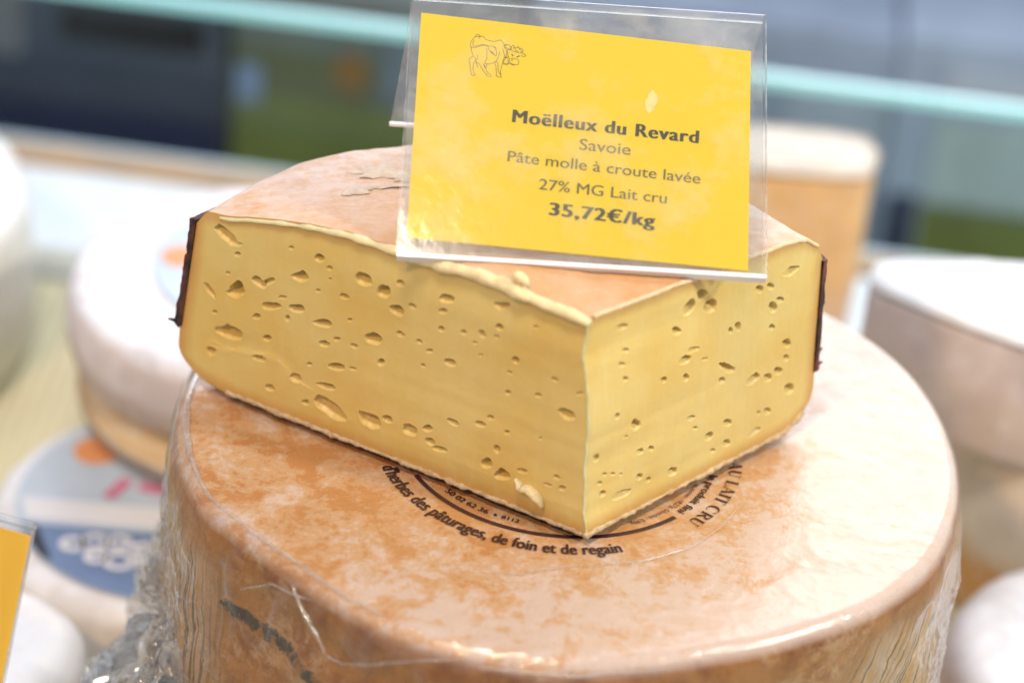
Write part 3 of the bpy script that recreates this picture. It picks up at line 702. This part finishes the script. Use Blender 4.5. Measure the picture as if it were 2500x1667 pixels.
# dry white flakes on the top, left of the tag
fl_m = simple('dry_bloom', (.70, .60, .50), .85, .15, 300)
def flake(cx, cy, rx, ry, rot, seed, parent=wedge, n=64):
    aa = np.linspace(0, 2*np.pi, n, endpoint=False)
    k = 1+.75*noise(np.c_[np.cos(aa), np.sin(aa), aa*0+seed], 2.4, seed, 4, .7)
    x, y = rx*np.cos(aa)*k, ry*np.sin(aa)*k; c_, s_ = math.cos(rot), math.sin(rot)
    X, Y = cx+x*c_-y*s_, cy+x*s_+y*c_
    d = np.c_[X, Y]-P0; a = np.arctan2(d[:, 1], d[:, 0]); f_ = (a-aR)/(aL-aR)
    l = ray_len(a)*(kR+(kL-kR)*f_); q = np.hypot(d[:, 0], d[:, 1])/l
    z = ztop(f_, np.clip(q, 0, 1))
    V_ = np.r_[np.c_[X, Y, z+.00005], np.c_[.9*X+.1*cx, .9*Y+.1*cy, z+.0003], [[cx, cy, z.mean()+.0003]]]
    F_ = [(i, (i+1) % n, n+(i+1) % n, n+i) for i in range(n)]+[(n+i, n+(i+1) % n, 2*n) for i in range(n)]
    mesh_obj('rind_flake', V_, F_, fl_m, parent)
flake(-.0595, .0118, .0085, .0036, .12, 3); flake(-.066, -.0005, .0050, .0022, .3, 7); flake(-.056, .0035, .0065, .0010, .35, 9); flake(-.053, .0100, .005, .0028, .2, 12)

# cut faces with their eyes as real pits
HL = [[1239,543,-45,-15,9,-15],[1195,495,-11,4,-1,-9],[1005,576,-9,3,-1,-6],[903,578,-16,5,-1,-13],[863,559,-13,4,-1,-9],[861,526,-6,2,0,-5],[969,495,-30,5,2,-17],[745,562,-34,-3,8,-20],[674,546,-24,4,2,-20],[617,591,-14,-3,6,-12],[1187,377,-17,-9,15,-22],[1221,422,-10,3,-1,-6],[1111,429,-23,-6,7,-13],[1076,446,-17,12,-4,-6],[1274,343,-25,-23,6,-7],[902,475,-10,3,0,-5],[809,487,-17,0,3,-9],[1023,411,-11,4,-1,-5],[1063,367,-31,7,1,-14],[967,393,-32,6,1,-15],[1106,316,-13,8,-4,-9],[1000,348,-8,3,-1,-11],[1251,279,-9,3,-1,-8],[1189,229,-55,6,4,-26],[1059,260,-17,3,1,-11],[1242,148,-15,-4,7,-15],[1078,185,-24,5,1,-9],[876,377,-35,9,0,-16],[628,503,-26,-2,6,-17],[704,389,-34,6,2,-21],[865,314,-22,4,1,-12],[825,344,-13,4,0,-8],[766,342,-12,0,2,-8],[617,432,-15,-1,3,-8],[818,254,-33,6,1,-15],[763,269,-13,3,0,-5],[673,322,-10,-4,8,-13],[904,229,-10,4,-1,-6],[788,419,-7,2,0,-5],[946,168,-18,0,3,-14],[457,598,-25,0,4,-13],[468,555,-17,6,0,-9],[280,632,-27,5,2,-11],[574,533,-15,-1,4,-10],[477,496,-11,2,1,-8],[402,512,-11,2,1,-7],[338,529,-11,7,-6,-12],[276,569,-15,3,2,-11],[289,537,-12,3,0,-6],[364,493,-10,2,1,-5],[552,432,-10,-1,3,-7],[517,415,-11,4,0,-6],[535,361,-8,-1,3,-6],[452,402,-20,0,4,-13],[229,486,-13,0,4,-13],[252,440,-8,1,1,-5],[346,461,-8,3,0,-4],[159,608,-9,2,1,-6],[104,471,-11,0,3,-8],[159,404,-12,3,0,-7],[25,456,-13,7,-1,-4],[-8,461,-13,6,0,-5],[69,378,-22,-4,7,-15],[257,377,-8,3,0,-7],[416,223,-21,-3,5,-11],[332,251,-20,2,2,-10],[306,280,-9,3,0,-7],[557,145,-23,-4,8,-19],[501,172,-17,5,1,-12],[493,132,-16,-1,5,-13],[457,121,-21,3,2,-8],[276,194,-8,4,-2,-10],[306,133,-15,-3,7,-15],[257,118,-22,7,1,-18],[192,156,-15,4,0,-7],[87,177,-10,-1,2,-6],[113,144,-14,0,2,-6],[70,149,-8,4,-1,-6],[248,257,-9,4,0,-7],[144,277,-5,2,0,-4],[149,90,-22,3,2,-9],[944,165,-17,-1,4,-12],[843,179,-32,4,2,-12],[1030,103,-16,3,2,-11],[908,100,-13,2,2,-9],[816,111,-55,-16,12,-23],[687,124,-34,-8,11,-23],[631,151,-14,-1,4,-11]]
HR = [[135,619,26,-4,2,-9],[391,598,21,-14,-15,-22],[439,625,18,-10,-7,-15],[480,578,21,-16,-14,-16],[350,539,18,-1,6,-14],[377,442,19,2,8,-14],[413,462,23,-3,2,-7],[459,416,16,-2,2,-6],[292,407,12,4,9,-11],[382,383,12,-7,-5,-11],[142,461,11,1,5,-9],[108,359,11,-8,-7,-10],[187,305,15,-9,-5,-13],[151,280,8,-3,0,-4],[209,211,14,1,7,-12],[253,204,11,-1,4,-10],[43,252,12,-7,-4,-12],[414,240,20,-3,3,-9],[433,199,12,-5,0,-6],[491,147,16,5,11,-14],[567,165,18,-7,1,-14],[566,96,16,4,10,-13],[556,353,26,-17,-4,-9],[534,319,13,-5,0,-10],[664,275,24,5,9,-13],[733,256,19,-10,-2,-15],[776,263,19,-2,8,-19],[740,492,19,-9,-3,-18],[738,426,15,-5,1,-11],[591,475,13,-4,1,-20],[562,473,10,-3,1,-13],[804,350,16,-13,-9,-11],[804,299,13,-6,-2,-11],[829,178,19,-16,-11,-12],[737,138,14,-1,6,-14],[698,147,11,1,5,-8],[687,85,30,7,8,-10],[799,592,32,4,9,-14],[677,570,15,-5,1,-13],[724,565,14,-4,1,-11],[767,507,19,-1,6,-13],[344,91,18,3,11,-17],[211,129,11,3,9,-12],[248,104,12,-1,4,-10],[58,168,9,-1,3,-7],[106,180,11,-4,0,-5],[136,168,9,-4,0,-5],[70,130,12,4,7,-10],[139,101,31,-1,6,-13],[76,190,10,-4,0,-5],[154,543,13,-4,0,-7],[135,507,12,-4,0,-6],[511,92,13,-5,0,-7]]

def pits(Hs, S, Z, seed, undercut=.30):
    """depth and upward shear at face coordinates S,Z (metres)"""
    D = np.zeros_like(S)
    rim = np.zeros_like(S)
    wob = noise(np.c_[S.ravel(), Z.ravel(), S.ravel()*0+seed], 500, seed, 2).reshape(S.shape)
    wob2 = noise(np.c_[S.ravel(), Z.ravel(), S.ravel()*0+seed], 170, seed+3, 1).reshape(S.shape)
    for i, (cs, cz, ax, az, bx_, bz) in enumerate(Hs):
        cs, cz, ax, az, bx_, bz = [q*1e-4 for q in (cs, cz, ax, az, bx_, bz)]
        R_ = 1.8*max(math.hypot(ax, az), math.hypot(bx_, bz))
        m = (abs(S-cs) < R_) & (abs(Z-cz) < R_)
        if not m.any(): continue
        det = ax*bz-az*bx_
        ds, dz = S[m]-cs, Z[m]-cz
        lx = (ds*bz-dz*bx_)/det; ly = (dz*ax-ds*az)/det
        rr_ = np.sqrt(lx*lx+ly*ly)*(1.06+.34*wob[m]+.22*wob2[m])
        mn = min(math.hypot(ax, az), math.hypot(bx_, bz), .0016)
        dep = mn*(2.7+.8*math.sin(i*2.7))
        up_ = np.clip(.5+dz/(2.2*mn), 0, 1)            # sharp upper lip, lower side running out softly
        d = dep*np.clip(1-rr_**2.2, 0, 1)**(.95-.60*up_)
        D[m] = np.maximum(D[m], d)
        rim[m] = np.maximum(rim[m], np.exp(-((rr_-1.12)/.16)**2)*min(.00006, mn*.05))
    return D, rim*(D <= 0)
t = NT('cheese_paste'); v = t.coord('UV'); ob = t.coord('Object')
u_, w_, _ = t.sep(v)                      # u: distance to the rind, v: pit depth (mm)
nA = t.noise(ob, 40, 4); nB = t.noise(ob, 420, 4, .6); nD = t.noise(t.coord('Object', (6, 6, .8)), 60, 3)
core = t.mix(t.ramp(nA, [(.35, 0), (.65, 1)]), (.72, .49, .135), (.75, .565, .20))
mr = t.n('MapRange'); t.set(mr, 'Value', t.math('ADD', u_, t.math('MULTIPLY', t.math('SUBTRACT', nA, .5), 1.5))); t.set(mr, 'From Min', 0.2); t.set(mr, 'From Max', 5.5)
mr.interpolation_type = 'SMOOTHSTEP'
c = t.mix(mr.outputs[0], (.62, .34, .09), core)
c = t.mix(t.math('MULTIPLY', t.ramp(nD, [(.55, 0), (.8, 1)]), .16), c, (.80, .70, .42))
t.P(Base_Color=c, Roughness=t.ramp(nD, [(.35, .30), (.65, .50)]), Subsurface_Weight=.4, Subsurface_Radius=(1., .5, .15), Subsurface_Scale=.0014, Normal=t.bump(nB, .12, .0003))
t.b.inputs['Specular IOR Level'].default_value = .45
paste_m = t.m
RIDGE = [(.1256, .0174), (.1194, .0173), (.1108, .0195), (.1043, .0211), (.0998, .0202), (.0957, .0169), (.0918, .0158), (.087, .0150)]
def polydist(S, Z, pl):
    best = np.full(S.shape, 9.); sgn = np.zeros(S.shape)
    for (x0, y0), (x1, y1) in zip(pl[:-1], pl[1:]):
        dx, dy = x1-x0, y1-y0; tt = np.clip(((S-x0)*dx+(Z-y0)*dy)/(dx*dx+dy*dy), 0, 1)
        d = np.hypot(S-x0-tt*dx, Z-y0-tt*dy); m = d < best; best = np.where(m, d, best); sgn = np.where(m, np.sign((S-x0)*dy-(Z-y0)*dx), sgn)
    return best, sgn
def cut_face(name, left, nq, nv):
    f = 1. if left else 0.; L_ = LL if left else LR; Nn = NL if left else NR
    q = np.linspace(0, 1, nq); q = np.where(q > .9, 1-.1*((1-q)/.1)**1.4, q)
    Q, Vv = np.meshgrid(q, np.linspace(0, 1, nv), indexing='ij')
    zt, zb_ = ztop(np.full(nq, f), q), zbot(np.full(nq, f), q)
    Z = zb_[:, None]+Vv*(zt-zb_)[:, None]
    S = Q*L_
    pos = place(np.full(S.size, f), Q.ravel(), Z.ravel()).reshape(nq, nv, 3)
    D, rim = pits(HL if left else HR, S, Z, 3 if left else 8)
    edge = np.minimum.reduce([(zt[:, None]-Z), (Z-zb_[:, None]), (1-Q)*L_])
    em_ = np.clip(edge/.0015, 0, 1); emn = np.minimum(em_, np.clip(S/.0015, 0, 1))
    P3 = np.c_[S.ravel(), Z.ravel(), S.ravel()*0]
    rel = noise(P3, 60, 23, 2).reshape(S.shape)*.00035+noise(P3, 700, 24, 2).reshape(S.shape)*.00004
    rel += noise(np.c_[S.ravel()*6, Z.ravel()*.5, S.ravel()*0], 60, 26, 3).reshape(S.shape)*(.00006 if left else .00009)
    if left:
        d, sg = polydist(S, Z, RIDGE); wb = noise(P3, 260, 27, 2).reshape(S.shape)
        taper = np.clip((S-.086)/.01, 0, 1)*np.clip((.127-S)/.004, 0, 1)
        rel += taper*(np.exp(-((d+wb*.0012)/.0016)**2)*.00012+np.where(sg < 0, 1, 0)*np.exp(-d/.004)*.0005*0)
        rel += -taper*.0004*np.exp(-(d/.005)**2)/(1+np.exp(-sg*(d+wb*.0010)/.0004))
    off = (-D+rim+rel)*emn
    pos[..., :2] += off[..., None]*Nn
    pos[..., 2] += D*emn*.48
    uv = np.stack([edge*1000, D*1000], -1).reshape(-1, 2)
    Fg = grid_faces(nq, nv)
    if not left: Fg = Fg
    else: Fg = Fg[:, ::-1]
    return mesh_obj(name, pos.reshape(-1, 3), Fg[:, ::-1] if False else Fg, paste_m, wedge, uv=uv)
cut_face('cut_face', True, 560, 300)
cut_face('cut_face', False, 400, 300)

def edge_path(left, top, s0, s1, n, dz=0., dn=0.):
    f = 1. if left else 0.; L_ = LL if left else LR; q = np.linspace(s0, s1, n)/L_
    z = (ztop if top else zbot)(np.full(n, f), q)
    p_ = place(np.full(n, f), q, z); p_[:, 2] += dz; p_[:, :2] += dn*(NL if left else NR)
    return p_
cream = simple('smeared_paste', (.78, .64, .36), .38, .06, 200, sss=.5, bump=.25)
crust = simple('rind_edge', (.46, .28, .12), .75, .15, 500, bump=.6, c2=(.66, .52, .34))
# smeared lip along the upper left edge
pth = edge_path(True, True, -.0008, .127, 240, -.0010, .0002)
rl = np.interp(np.linspace(-.0008, .127, 240), [-.001, .004, .02, .035, .05, .07, .085, .10, .115, .127], [.0013, .0018, .0021, .0021, .0019, .0016, .0011, .0008, .0008, .0005])
rl = rl*(1+.45*noise(pth, 90, 241, 3)); V, F = tube(pth, rl, 16, 41, .45, 260, .75); mesh_obj('smeared_lip', V, F, cream, wedge)
# front edge smear
zz = np.linspace(.003, .067, 120); pth = np.c_[tip(zz), zz]
V, F = tube(pth, .00030+.0003*noise(np.c_[zz, zz, zz], 180, 4), 8, 42, .3, 400); mesh_obj('edge_smear', V, F, cream, wedge)
# crusty rind rims along the lower and the upper right edges
pth = edge_path(True, False, -.0008, .119, 420, .0002, .0000); V, F = tube(pth, .0007*(1+.8*noise(pth, 260, 143, 3)), 10, 43, .8, 520); mesh_obj('rind_edge', V, F, crust, wedge)
pth = edge_path(False, False, -.0008, .090, 360, .0002, .0001); V, F = tube(pth, .0007*(1+.9*noise(pth, 260, 144, 3)), 10, 44, .8, 480); mesh_obj('rind_edge', V, F, crust, wedge)
V, F = tube(edge_path(False, True, .002, .091, 240, -.0004, 0), .0006, 8, 45, .5, 700); mesh_obj('rind_edge', V, F, simple('thin_rind', (.80, .58, .34), .6, .1, 300, bump=.4), wedge)
# crumbs of paste: one curd flap near the tip, one blob on the lip
pc = [(.0212, .0128), (.0190, .0106), (.0168, .0111), (.0150, .0104), (.0136, .0092), (.0128, .0070)]
ps = np.array([place(np.ones(1), np.array([s/LL]), np.array([z]))[0] for s, z in pc]); ps[:, :2] += .0008*NL
ps = np.stack([np.interp(np.linspace(0, 1, 30), np.linspace(0, 1, 6), ps[:, i]) for i in range(3)], 1)
V, F = tube(ps, np.interp(np.linspace(0, 1, 30), [0, .15, .4, .7, .9, 1], [.0008, .0018, .0017, .0021, .0014, .0007]), 12, 46, .45, 500, .7); mesh_obj('curd_flap', V, F, cream, wedge)
bl = edge_path(True, True, .0205, .0255, 12, .0016, -.0006); bl[:, 2] += .0012*np.sin(np.linspace(0, np.pi, 12))
V, F = tube(bl, np.interp(np.linspace(0, 1, 12), [0, .3, .7, 1], [.0007, .0016, .0014, .0006]), 10, 47, .4, 500); mesh_obj('curd_flap', V, F, cream, wedge)

# bark band round the side
t = NT('spruce_bark'); v = t.coord(); nA = t.noise(t.coord('Object', (1, 1, .35)), 350, 5, .65); nB = t.noise(v, 90, 3)
t.P(Base_Color=t.mix(t.ramp(nA, [(.40, 0), (.62, 1)]), (.016, .005, .004), t.mix(nB, (.16, .026, .016), (.24, .08, .05))), Roughness=.7, Normal=t.bump(nA, .8, .0012))
nf, nz = 260, 40
fb = np.linspace(-.002, 1.002, nf)
rows = []
zl = lambda f: .0205-.0010*f; zh = lambda f: .0590-.0035*f
hs = np.linspace(0, 1, nz)
for kind, hh in [('i', 0.)]+[('o', h) for h in hs]+[('i', 1.)]:
    z = zl(fb)+(zh(fb)-zl(fb))*hh
    jag = noise(np.c_[fb*.2, fb*0+hh*3, fb*0], 300, 33, 3)*.0007*(1 if hh in (0., 1.) else .0)
    z = z+jag
    e_ = endp(np.clip(fb, 0, 1), z); d = e_-P0[None]; d /= np.linalg.norm(d, axis=1)[:, None]
    th_ = -.0006 if kind == 'i' else .0014+noise(np.c_[e_*1.5, z*.5], 300, 35, 3)*.0009+noise(np.c_[e_, z], 900, 36, 2)*.0003
    tang = np.stack([-d[:, 1], d[:, 0]], 1)*(np.where(fb < 0, -.0007, np.where(fb > 1, .0007, 0)))[:, None]
    rows.append(np.c_[e_+d*np.reshape(th_, (-1, 1))+tang, z])
Gb = np.array(rows).transpose(1, 0, 2); nr = Gb.shape[1]
Fb = [tuple(f_) for f_ in grid_faces(nf, nr)]+[(i*nr+nr-1, i*nr, (i+1)*nr, (i+1)*nr+nr-1) for i in range(nf-1)]
Fb += [tuple(range(nr)), tuple((nf-1)*nr+i for i in range(nr))[::-1]]
bark = mesh_obj('bark_band', Gb.reshape(-1, 3), Fb, t.m, wedge, smooth=True)
for f_, zz_, out, sd_ in ((1.0, .0192, .0042, 3), (0., .0212, .0032, 5), (0., .0425, .0026, 6), (0., .0262, .0030, 8)):
    e_ = endp(np.array([f_]), np.array([zz_]))[0]; d = (e_-P0)/np.linalg.norm(e_-P0)
    pth = np.array([[*(e_+d*o_), zz_+.0006*math.sin(o_*900)+(o_-.001)*.35] for o_ in np.linspace(.0, out, 8)])
    V, F = tube(pth, np.linspace(.0009, .0003, 8), 7, sd_, .6, 900); mesh_obj('bark_splinter', V, F, t.m, bark)

# ------------------------------------------------------------------ price tags
def card_mat(name, c):
    t = NT(name); v = t.coord()
    t.P(Base_Color=t.mix(t.noise(v, 30, 3), c, tuple(q*.97 for q in c)), Roughness=.55)
    tl = t.n('BsdfTranslucent'); tl.inputs[0].default_value = c+(1,)
    mx = t.n('MixShader'); mx.inputs[0].default_value = .40
    t.t.links.new(t.b.outputs[0], mx.inputs[1]); t.t.links.new(tl.outputs[0], mx.inputs[2]); t.t.links.new(mx.outputs[0], t.out.inputs[0])
    return t.m
card_m = card_mat('yellow_card', (.95, .745, .008)); card_m2 = card_mat('orange_yellow_card', (.97, .63, .0))
ink2 = simple('black_toner', (.030, .022, .012), .5, .05, bump=0)
ink3 = simple('grey_toner', (.10, .065, .015), .5, .05, bump=0)
acr = clear_plastic('acrylic_sleeve', rough=.07, haze=.30, hz_scale=60, bump=.10, bscale=70, bdist=.0007, tint=(.97, .98, .98), hazecol=(.82, .84, .88), fmul=1.4)
acr_front = clear_plastic('acrylic_front', rough=.10, haze=.20, hz_scale=38, patch=((.50, .12), (.66, 1)), bump=.22, bscale=55, bdist=.001, tint=(.99, .99, .99), hazecol=(.95, .90, .70), fmul=.9)  # pale haze patches: smears plus lamp glare painted into the sheet
acr_side = clear_plastic('acrylic_cut_edge', rough=.1, haze=.42, hz_scale=200, bump=.1, bscale=200, bdist=.0003, hazecol=(.86, .88, .92), fmul=1.5)
acr_edge = simple('acrylic_edge', (.86, .88, .92), .12, .03, spec=.8, bump=0)

def price_tag(name, BL, yaw, tf, W_, Hf, Hb, tb, cardq, cm, label, group, prints=None, front=None):
    """folded clear sleeve: reclining front holding a card, back leg from the ridge"""
    BL = np.array(BL); e_ = np.array([math.cos(yaw), math.sin(yaw), 0]); n_ = np.array([-math.sin(yaw), math.cos(yaw), 0]); zv = np.array([0, 0, 1.])
    fv = n_*math.sin(tf)+zv*math.cos(tf); fn = np.cross(e_, fv)
    top = BL+fv*Hf; bv = n_*math.sin(tb)-zv*math.cos(tb)-e_*.10; bn = np.cross(bv, e_)*-1.
    ctr = BL+e_*W_/2
    t_ = empty(name, tuple(ctr), label, 'price tag', group)
    def loft(prof, x0, x1, nm, m, nx=14, wav=0., sd_=1, parent=t_):
        pr_ = np.array(prof); xs = np.linspace(x0, x1, nx); c0 = pr_.mean(0)
        V_ = pr_[None]+xs[:, None, None]*e_[None, None]
        if wav: V_ = V_+noise(V_.reshape(-1, 3), 40, sd_, 2).reshape(nx, len(pr_), 1)*wav*fn
        n_p = len(pr_)
        F_ = [(i*n_p+j, i*n_p+(j+1) % n_p, (i+1)*n_p+(j+1) % n_p, (i+1)*n_p+j) for i in range(nx-1) for j in range(n_p)]
        F_ += [tuple(range(n_p))[::-1], tuple((nx-1)*n_p+j for j in range(n_p))]
        return mesh_obj(nm, V_.reshape(-1, 3), F_, m, parent, smooth=False)
    th = .0011
    # front sheet (in front of the card), with its folded foot
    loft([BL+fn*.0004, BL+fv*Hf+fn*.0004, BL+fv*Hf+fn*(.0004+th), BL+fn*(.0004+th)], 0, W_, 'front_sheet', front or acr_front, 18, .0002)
    # rear sheet of the pocket, then the back leg
    loft([BL-fn*.0020, BL+fv*(Hf-.0005)-fn*.0020, BL+fv*(Hf-.0005)-fn*.0012, BL-fn*.0012], .0003, W_-.0003, 'rear_sheet', acr, 6)
    # round fold at the ridge
    rg = [top+fn*(.0004+th)]+[top+fn*(-.0004)+(fn*math.cos(a)+fv*math.sin(a))*.0019 for a in np.linspace(.2, 2.6, 9)]+[top-fn*.0016, top+fn*.0004]
    loft(rg, 0, W_, 'ridge_fold', acr, 6)
    b0 = top-fn*.0018
    loft([b0, b0+bv*Hb, b0+bv*Hb-n_*-.0010, b0+n_*.0010], .0002, W_-.0002, 'back_leg', acr, 8)
    # bright cut edges
    loft([BL-fn*.0020-fv*.0012, BL-fn*.0020-fv*.0001, BL+fn*(.0004+th)-fv*.0001, BL+fn*(.0004+th)-fv*.0012], -.0002, W_+.0002, 'foot_edge', acr_edge, 6)
    loft([b0+bv*(Hb+.0001)-n_*.0003, b0+bv*(Hb+.0010)-n_*.0003, b0+bv*(Hb+.0010)+n_*.0012, b0+bv*(Hb+.0001)+n_*.0012], 0, W_, 'leg_edge', acr_edge, 4)
    for xx in (-.0004, W_+.0001):
        loft([BL+fn*.0004, BL+fv*Hf+fn*.0004, BL+fv*Hf+fn*(.0004+th), BL+fn*(.0004+th)], xx, xx+.0003, 'side_edge', acr_side, 2)
    # card
    cq = [np.array(q)*.001 for q in cardq]        # TL TR BR BL in sheet coordinates (mm)
    pt = lambda u, v_, d: BL+e_*u+fv*v_+fn*d
    ring = []
    for a_, b_ in ((3, 2), (2, 1), (1, 0), (0, 3)):
        for k in range(12): ring.append(cq[a_]*(1-k/12)+cq[b_]*(k/12))
    nv = len(ring)
    V_ = [pt(*q, -.0003) for q in ring]+[pt(*q, -.0007) for q in ring]
    F_ = [tuple(range(nv)), tuple(range(nv, 2*nv))[::-1]]+[(i, i+nv, (i+1) % nv+nv, (i+1) % nv) for i in range(nv)]
    cobj = mesh_obj('card', V_, F_, cm, t_, smooth=False)
    if prints: prints(cobj, pt)
    return t_

# affine frame of the card: the print runs parallel to the card's slanting top
TH = math.atan2(-5.1, 91.0)
def main_prints(cobj, pt):
    def line(s, u0, v0, u1, v1, h, unit, m, bold=0, spacing=1.0, layers=5):
        V_, F_ = text_geo(s, spacing)
        L_ = math.hypot(u1-u0, v1-v0); V_ = fit(V_, 0, L_, 0, h, unit)
        if bold: V_, F_, Ly = bolden(V_, F_, bold, layers)
        else: Ly = np.zeros(len(V_))
        ca, sa = (u1-u0)/L_, (v1-v0)/L_
        W_ = [pt((u0+x*ca-y*sa)*.001, (v0+x*sa+y*ca)*.001, -.00025+k*.00001) for (x, y), k in zip(V_, Ly)]
        mesh_obj('lettering', W_, F_, m, cobj, smooth=False)
    line('Moëlleux du Revard', 28.9, 40.6, 79.2, 37.8, 3.75, CAP, ink2, .235, 1.10)
    line('Savoie', 47.1, 33.7, 60.9, 33.0, 3.25, CAP, ink3, .045, 1.0, 2)
    line('Pâte molle à croute lavée', 27.9, 28.9, 79.9, 25.8, 3.1, CAP, ink3, .045, 1.0, 2)
    line('27% MG Lait cru', 36.6, 21.25, 70.9, 19.4, 3.1, CAP, ink3, .045, 1.0, 2)
    line('35,72€/kg', 39.7, 13.95, 67.6, 12.4, 3.6, CAP, ink2, .29, 1.10)
    # cow in thin outline
    W_, F_ = [], []
    def stroke(pts, wd=15):
        P_ = np.array(pts, float); n = max(8, len(P_)*4); s = np.r_[0, np.cumsum(np.linalg.norm(np.diff(P_, axis=0), axis=1))]
        si = np.linspace(0, s[-1], n); Pi = np.stack([np.interp(si, s, P_[:, i]) for i in (0, 1)], 1)
        Ps = Pi.copy(); Ps[1:-1] = (Pi[:-2]+2*Pi[1:-1]+Pi[2:])/4
        V_, f_ = ribbon(Ps, wd); k = len(W_)
        for x, y in V_: W_.append(pt((14.052+x*.010022+y*.000475)*.001, (68.223+x*.000749-y*.011162)*.001, -.00025))
        F_.extend([tuple(i+k for i in f) for f in f_])
    for s in COW: stroke(s)
    for s in COW2: stroke(s, 34)
    # a pale scuff on the card
    aa = np.linspace(0, 2*np.pi, 30, endpoint=False); kk = 1+.4*noise(np.c_[np.cos(aa), np.sin(aa), aa*0], 2, 4, 3)
    mesh_obj('paper_scuff', [pt((66.3+1.5*k*math.cos(q)+.4*math.sin(q))*.001, (49.5+3.3*k*math.sin(q))*.001, -.00026) for q, k in zip(aa, kk)], [tuple(range(30))], simple('bare_paper', (.90, .70, .26), .6, .1, 400), cobj, smooth=False)
    mesh_obj('cow_drawing', W_, F_, ink3, cobj, smooth=False)
COW = [[(510,245),(570,230),(620,290),(650,330),(760,365),(890,380),(960,365),(1040,335),(1080,370),(1150,460)],
 [(355,250),(380,200),(430,185),(470,205),(510,250),(440,245),(360,250),(300,310),(245,380),(225,470),(240,540),(330,550),(430,530),(520,500),(600,490),(690,500)],
 [(330,350),(290,420),(300,500),(400,510),(480,480),(560,465),(650,480),(730,510),(830,510),(900,540),(935,640),(940,720),(925,790),(850,720),(790,690),(745,630),(720,560),(690,510)],
 [(480,250),(475,310)], [(240,540),(255,620),(290,760),(380,860),(370,930),(430,1100)],
 [(290,790),(180,860),(215,1000),(230,1150),(245,1240),(235,1280),(300,1310),(370,1300),(310,1230),(300,1120),(310,980),(380,880)],
 [(420,750),(430,830),(390,880)], [(380,930),(470,1000),(520,1090),(600,1220),(670,1290),(690,1335),(790,1340),(780,1280),(710,1270),(650,1150),(600,1050),(585,990)],
 [(670,560),(680,700),(670,860),(600,970),(690,1005),(800,985),(900,945),(950,880),(1010,740),(1025,660)], [(600,1010),(650,1110),(670,1010)],
 [(880,960),(920,1080),(930,1250),(920,1320),(1000,1360),(1080,1360),(1030,1280),(980,1180),(970,960),(920,930)],
 [(1110,580),(1130,680),(1160,790),(1110,920),(1070,1080),(1040,1200),(1050,1300)], [(1130,490),(1190,460),(1260,470),(1320,530),(1320,600),(1240,580),(1180,540),(1130,490)],
 [(1150,540),(1220,620),(1330,610)], [(1340,610),(1340,520),(1400,485),(1420,500),(1400,600)], [(1400,560),(1440,540),(1480,560),(1530,520),(1550,580),(1610,570),(1650,610),(1660,650),(1600,690)],
 [(1330,620),(1420,660),(1500,680),(1560,700),(1640,690),(1740,765),(1690,800),(1600,770)], [(1230,650),(1250,780),(1290,860),(1290,940),(1350,1000),(1420,1010),(1500,1030),(1545,960),(1530,890),(1470,860)],
 [(1320,860),(1390,840),(1460,870)], [(1250,960),(1330,1010),(1400,1035),(1440,1010)], [(1160,820),(1220,800),(1250,880),(1265,980),(1240,1030),(1110,990),(1150,880),(1180,830)], [(1110,985),(1250,985)], [(1210,620),(1215,720),(1180,800)],
 [(1440,560),(1460,640),(1540,650)], [(1560,580),(1590,640),(1640,650)]]
COW2 = [[(780,655),(820,690),(870,735)], [(1160,495),(1210,480)], [(1350,730),(1390,785)], [(1480,815),(1530,790),(1565,775)], [(1350,885),(1372,905)], [(1170,820),(1215,825)], [(880,540),(905,555)]]
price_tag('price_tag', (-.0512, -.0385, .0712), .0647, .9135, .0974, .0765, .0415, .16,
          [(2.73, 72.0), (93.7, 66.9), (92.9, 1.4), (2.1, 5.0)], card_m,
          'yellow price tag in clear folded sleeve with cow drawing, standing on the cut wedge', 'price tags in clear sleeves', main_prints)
i_ = wheel('small white cheese at the lower left corner, carrying a bare yellow tag', -.180, -.004, .037, TZ, -.100, (.88, .87, .86), (.88, .87, .87), (.86, .84, .82), .012, 21)
price_tag('price_tag', (-.2445, -.0880, -.0790), -.28, .45, .0974, .0880, .040, -.38,
          [(1, 86), (96.8, 86), (96.8, 3), (1, 3)], card_m2,
          'plain orange yellow price tag cut off by the left picture edge', 'price tags in clear sleeves',
          front=clear_plastic('clear_front', rough=.05, haze=.01, bump=.05, fmul=.5))
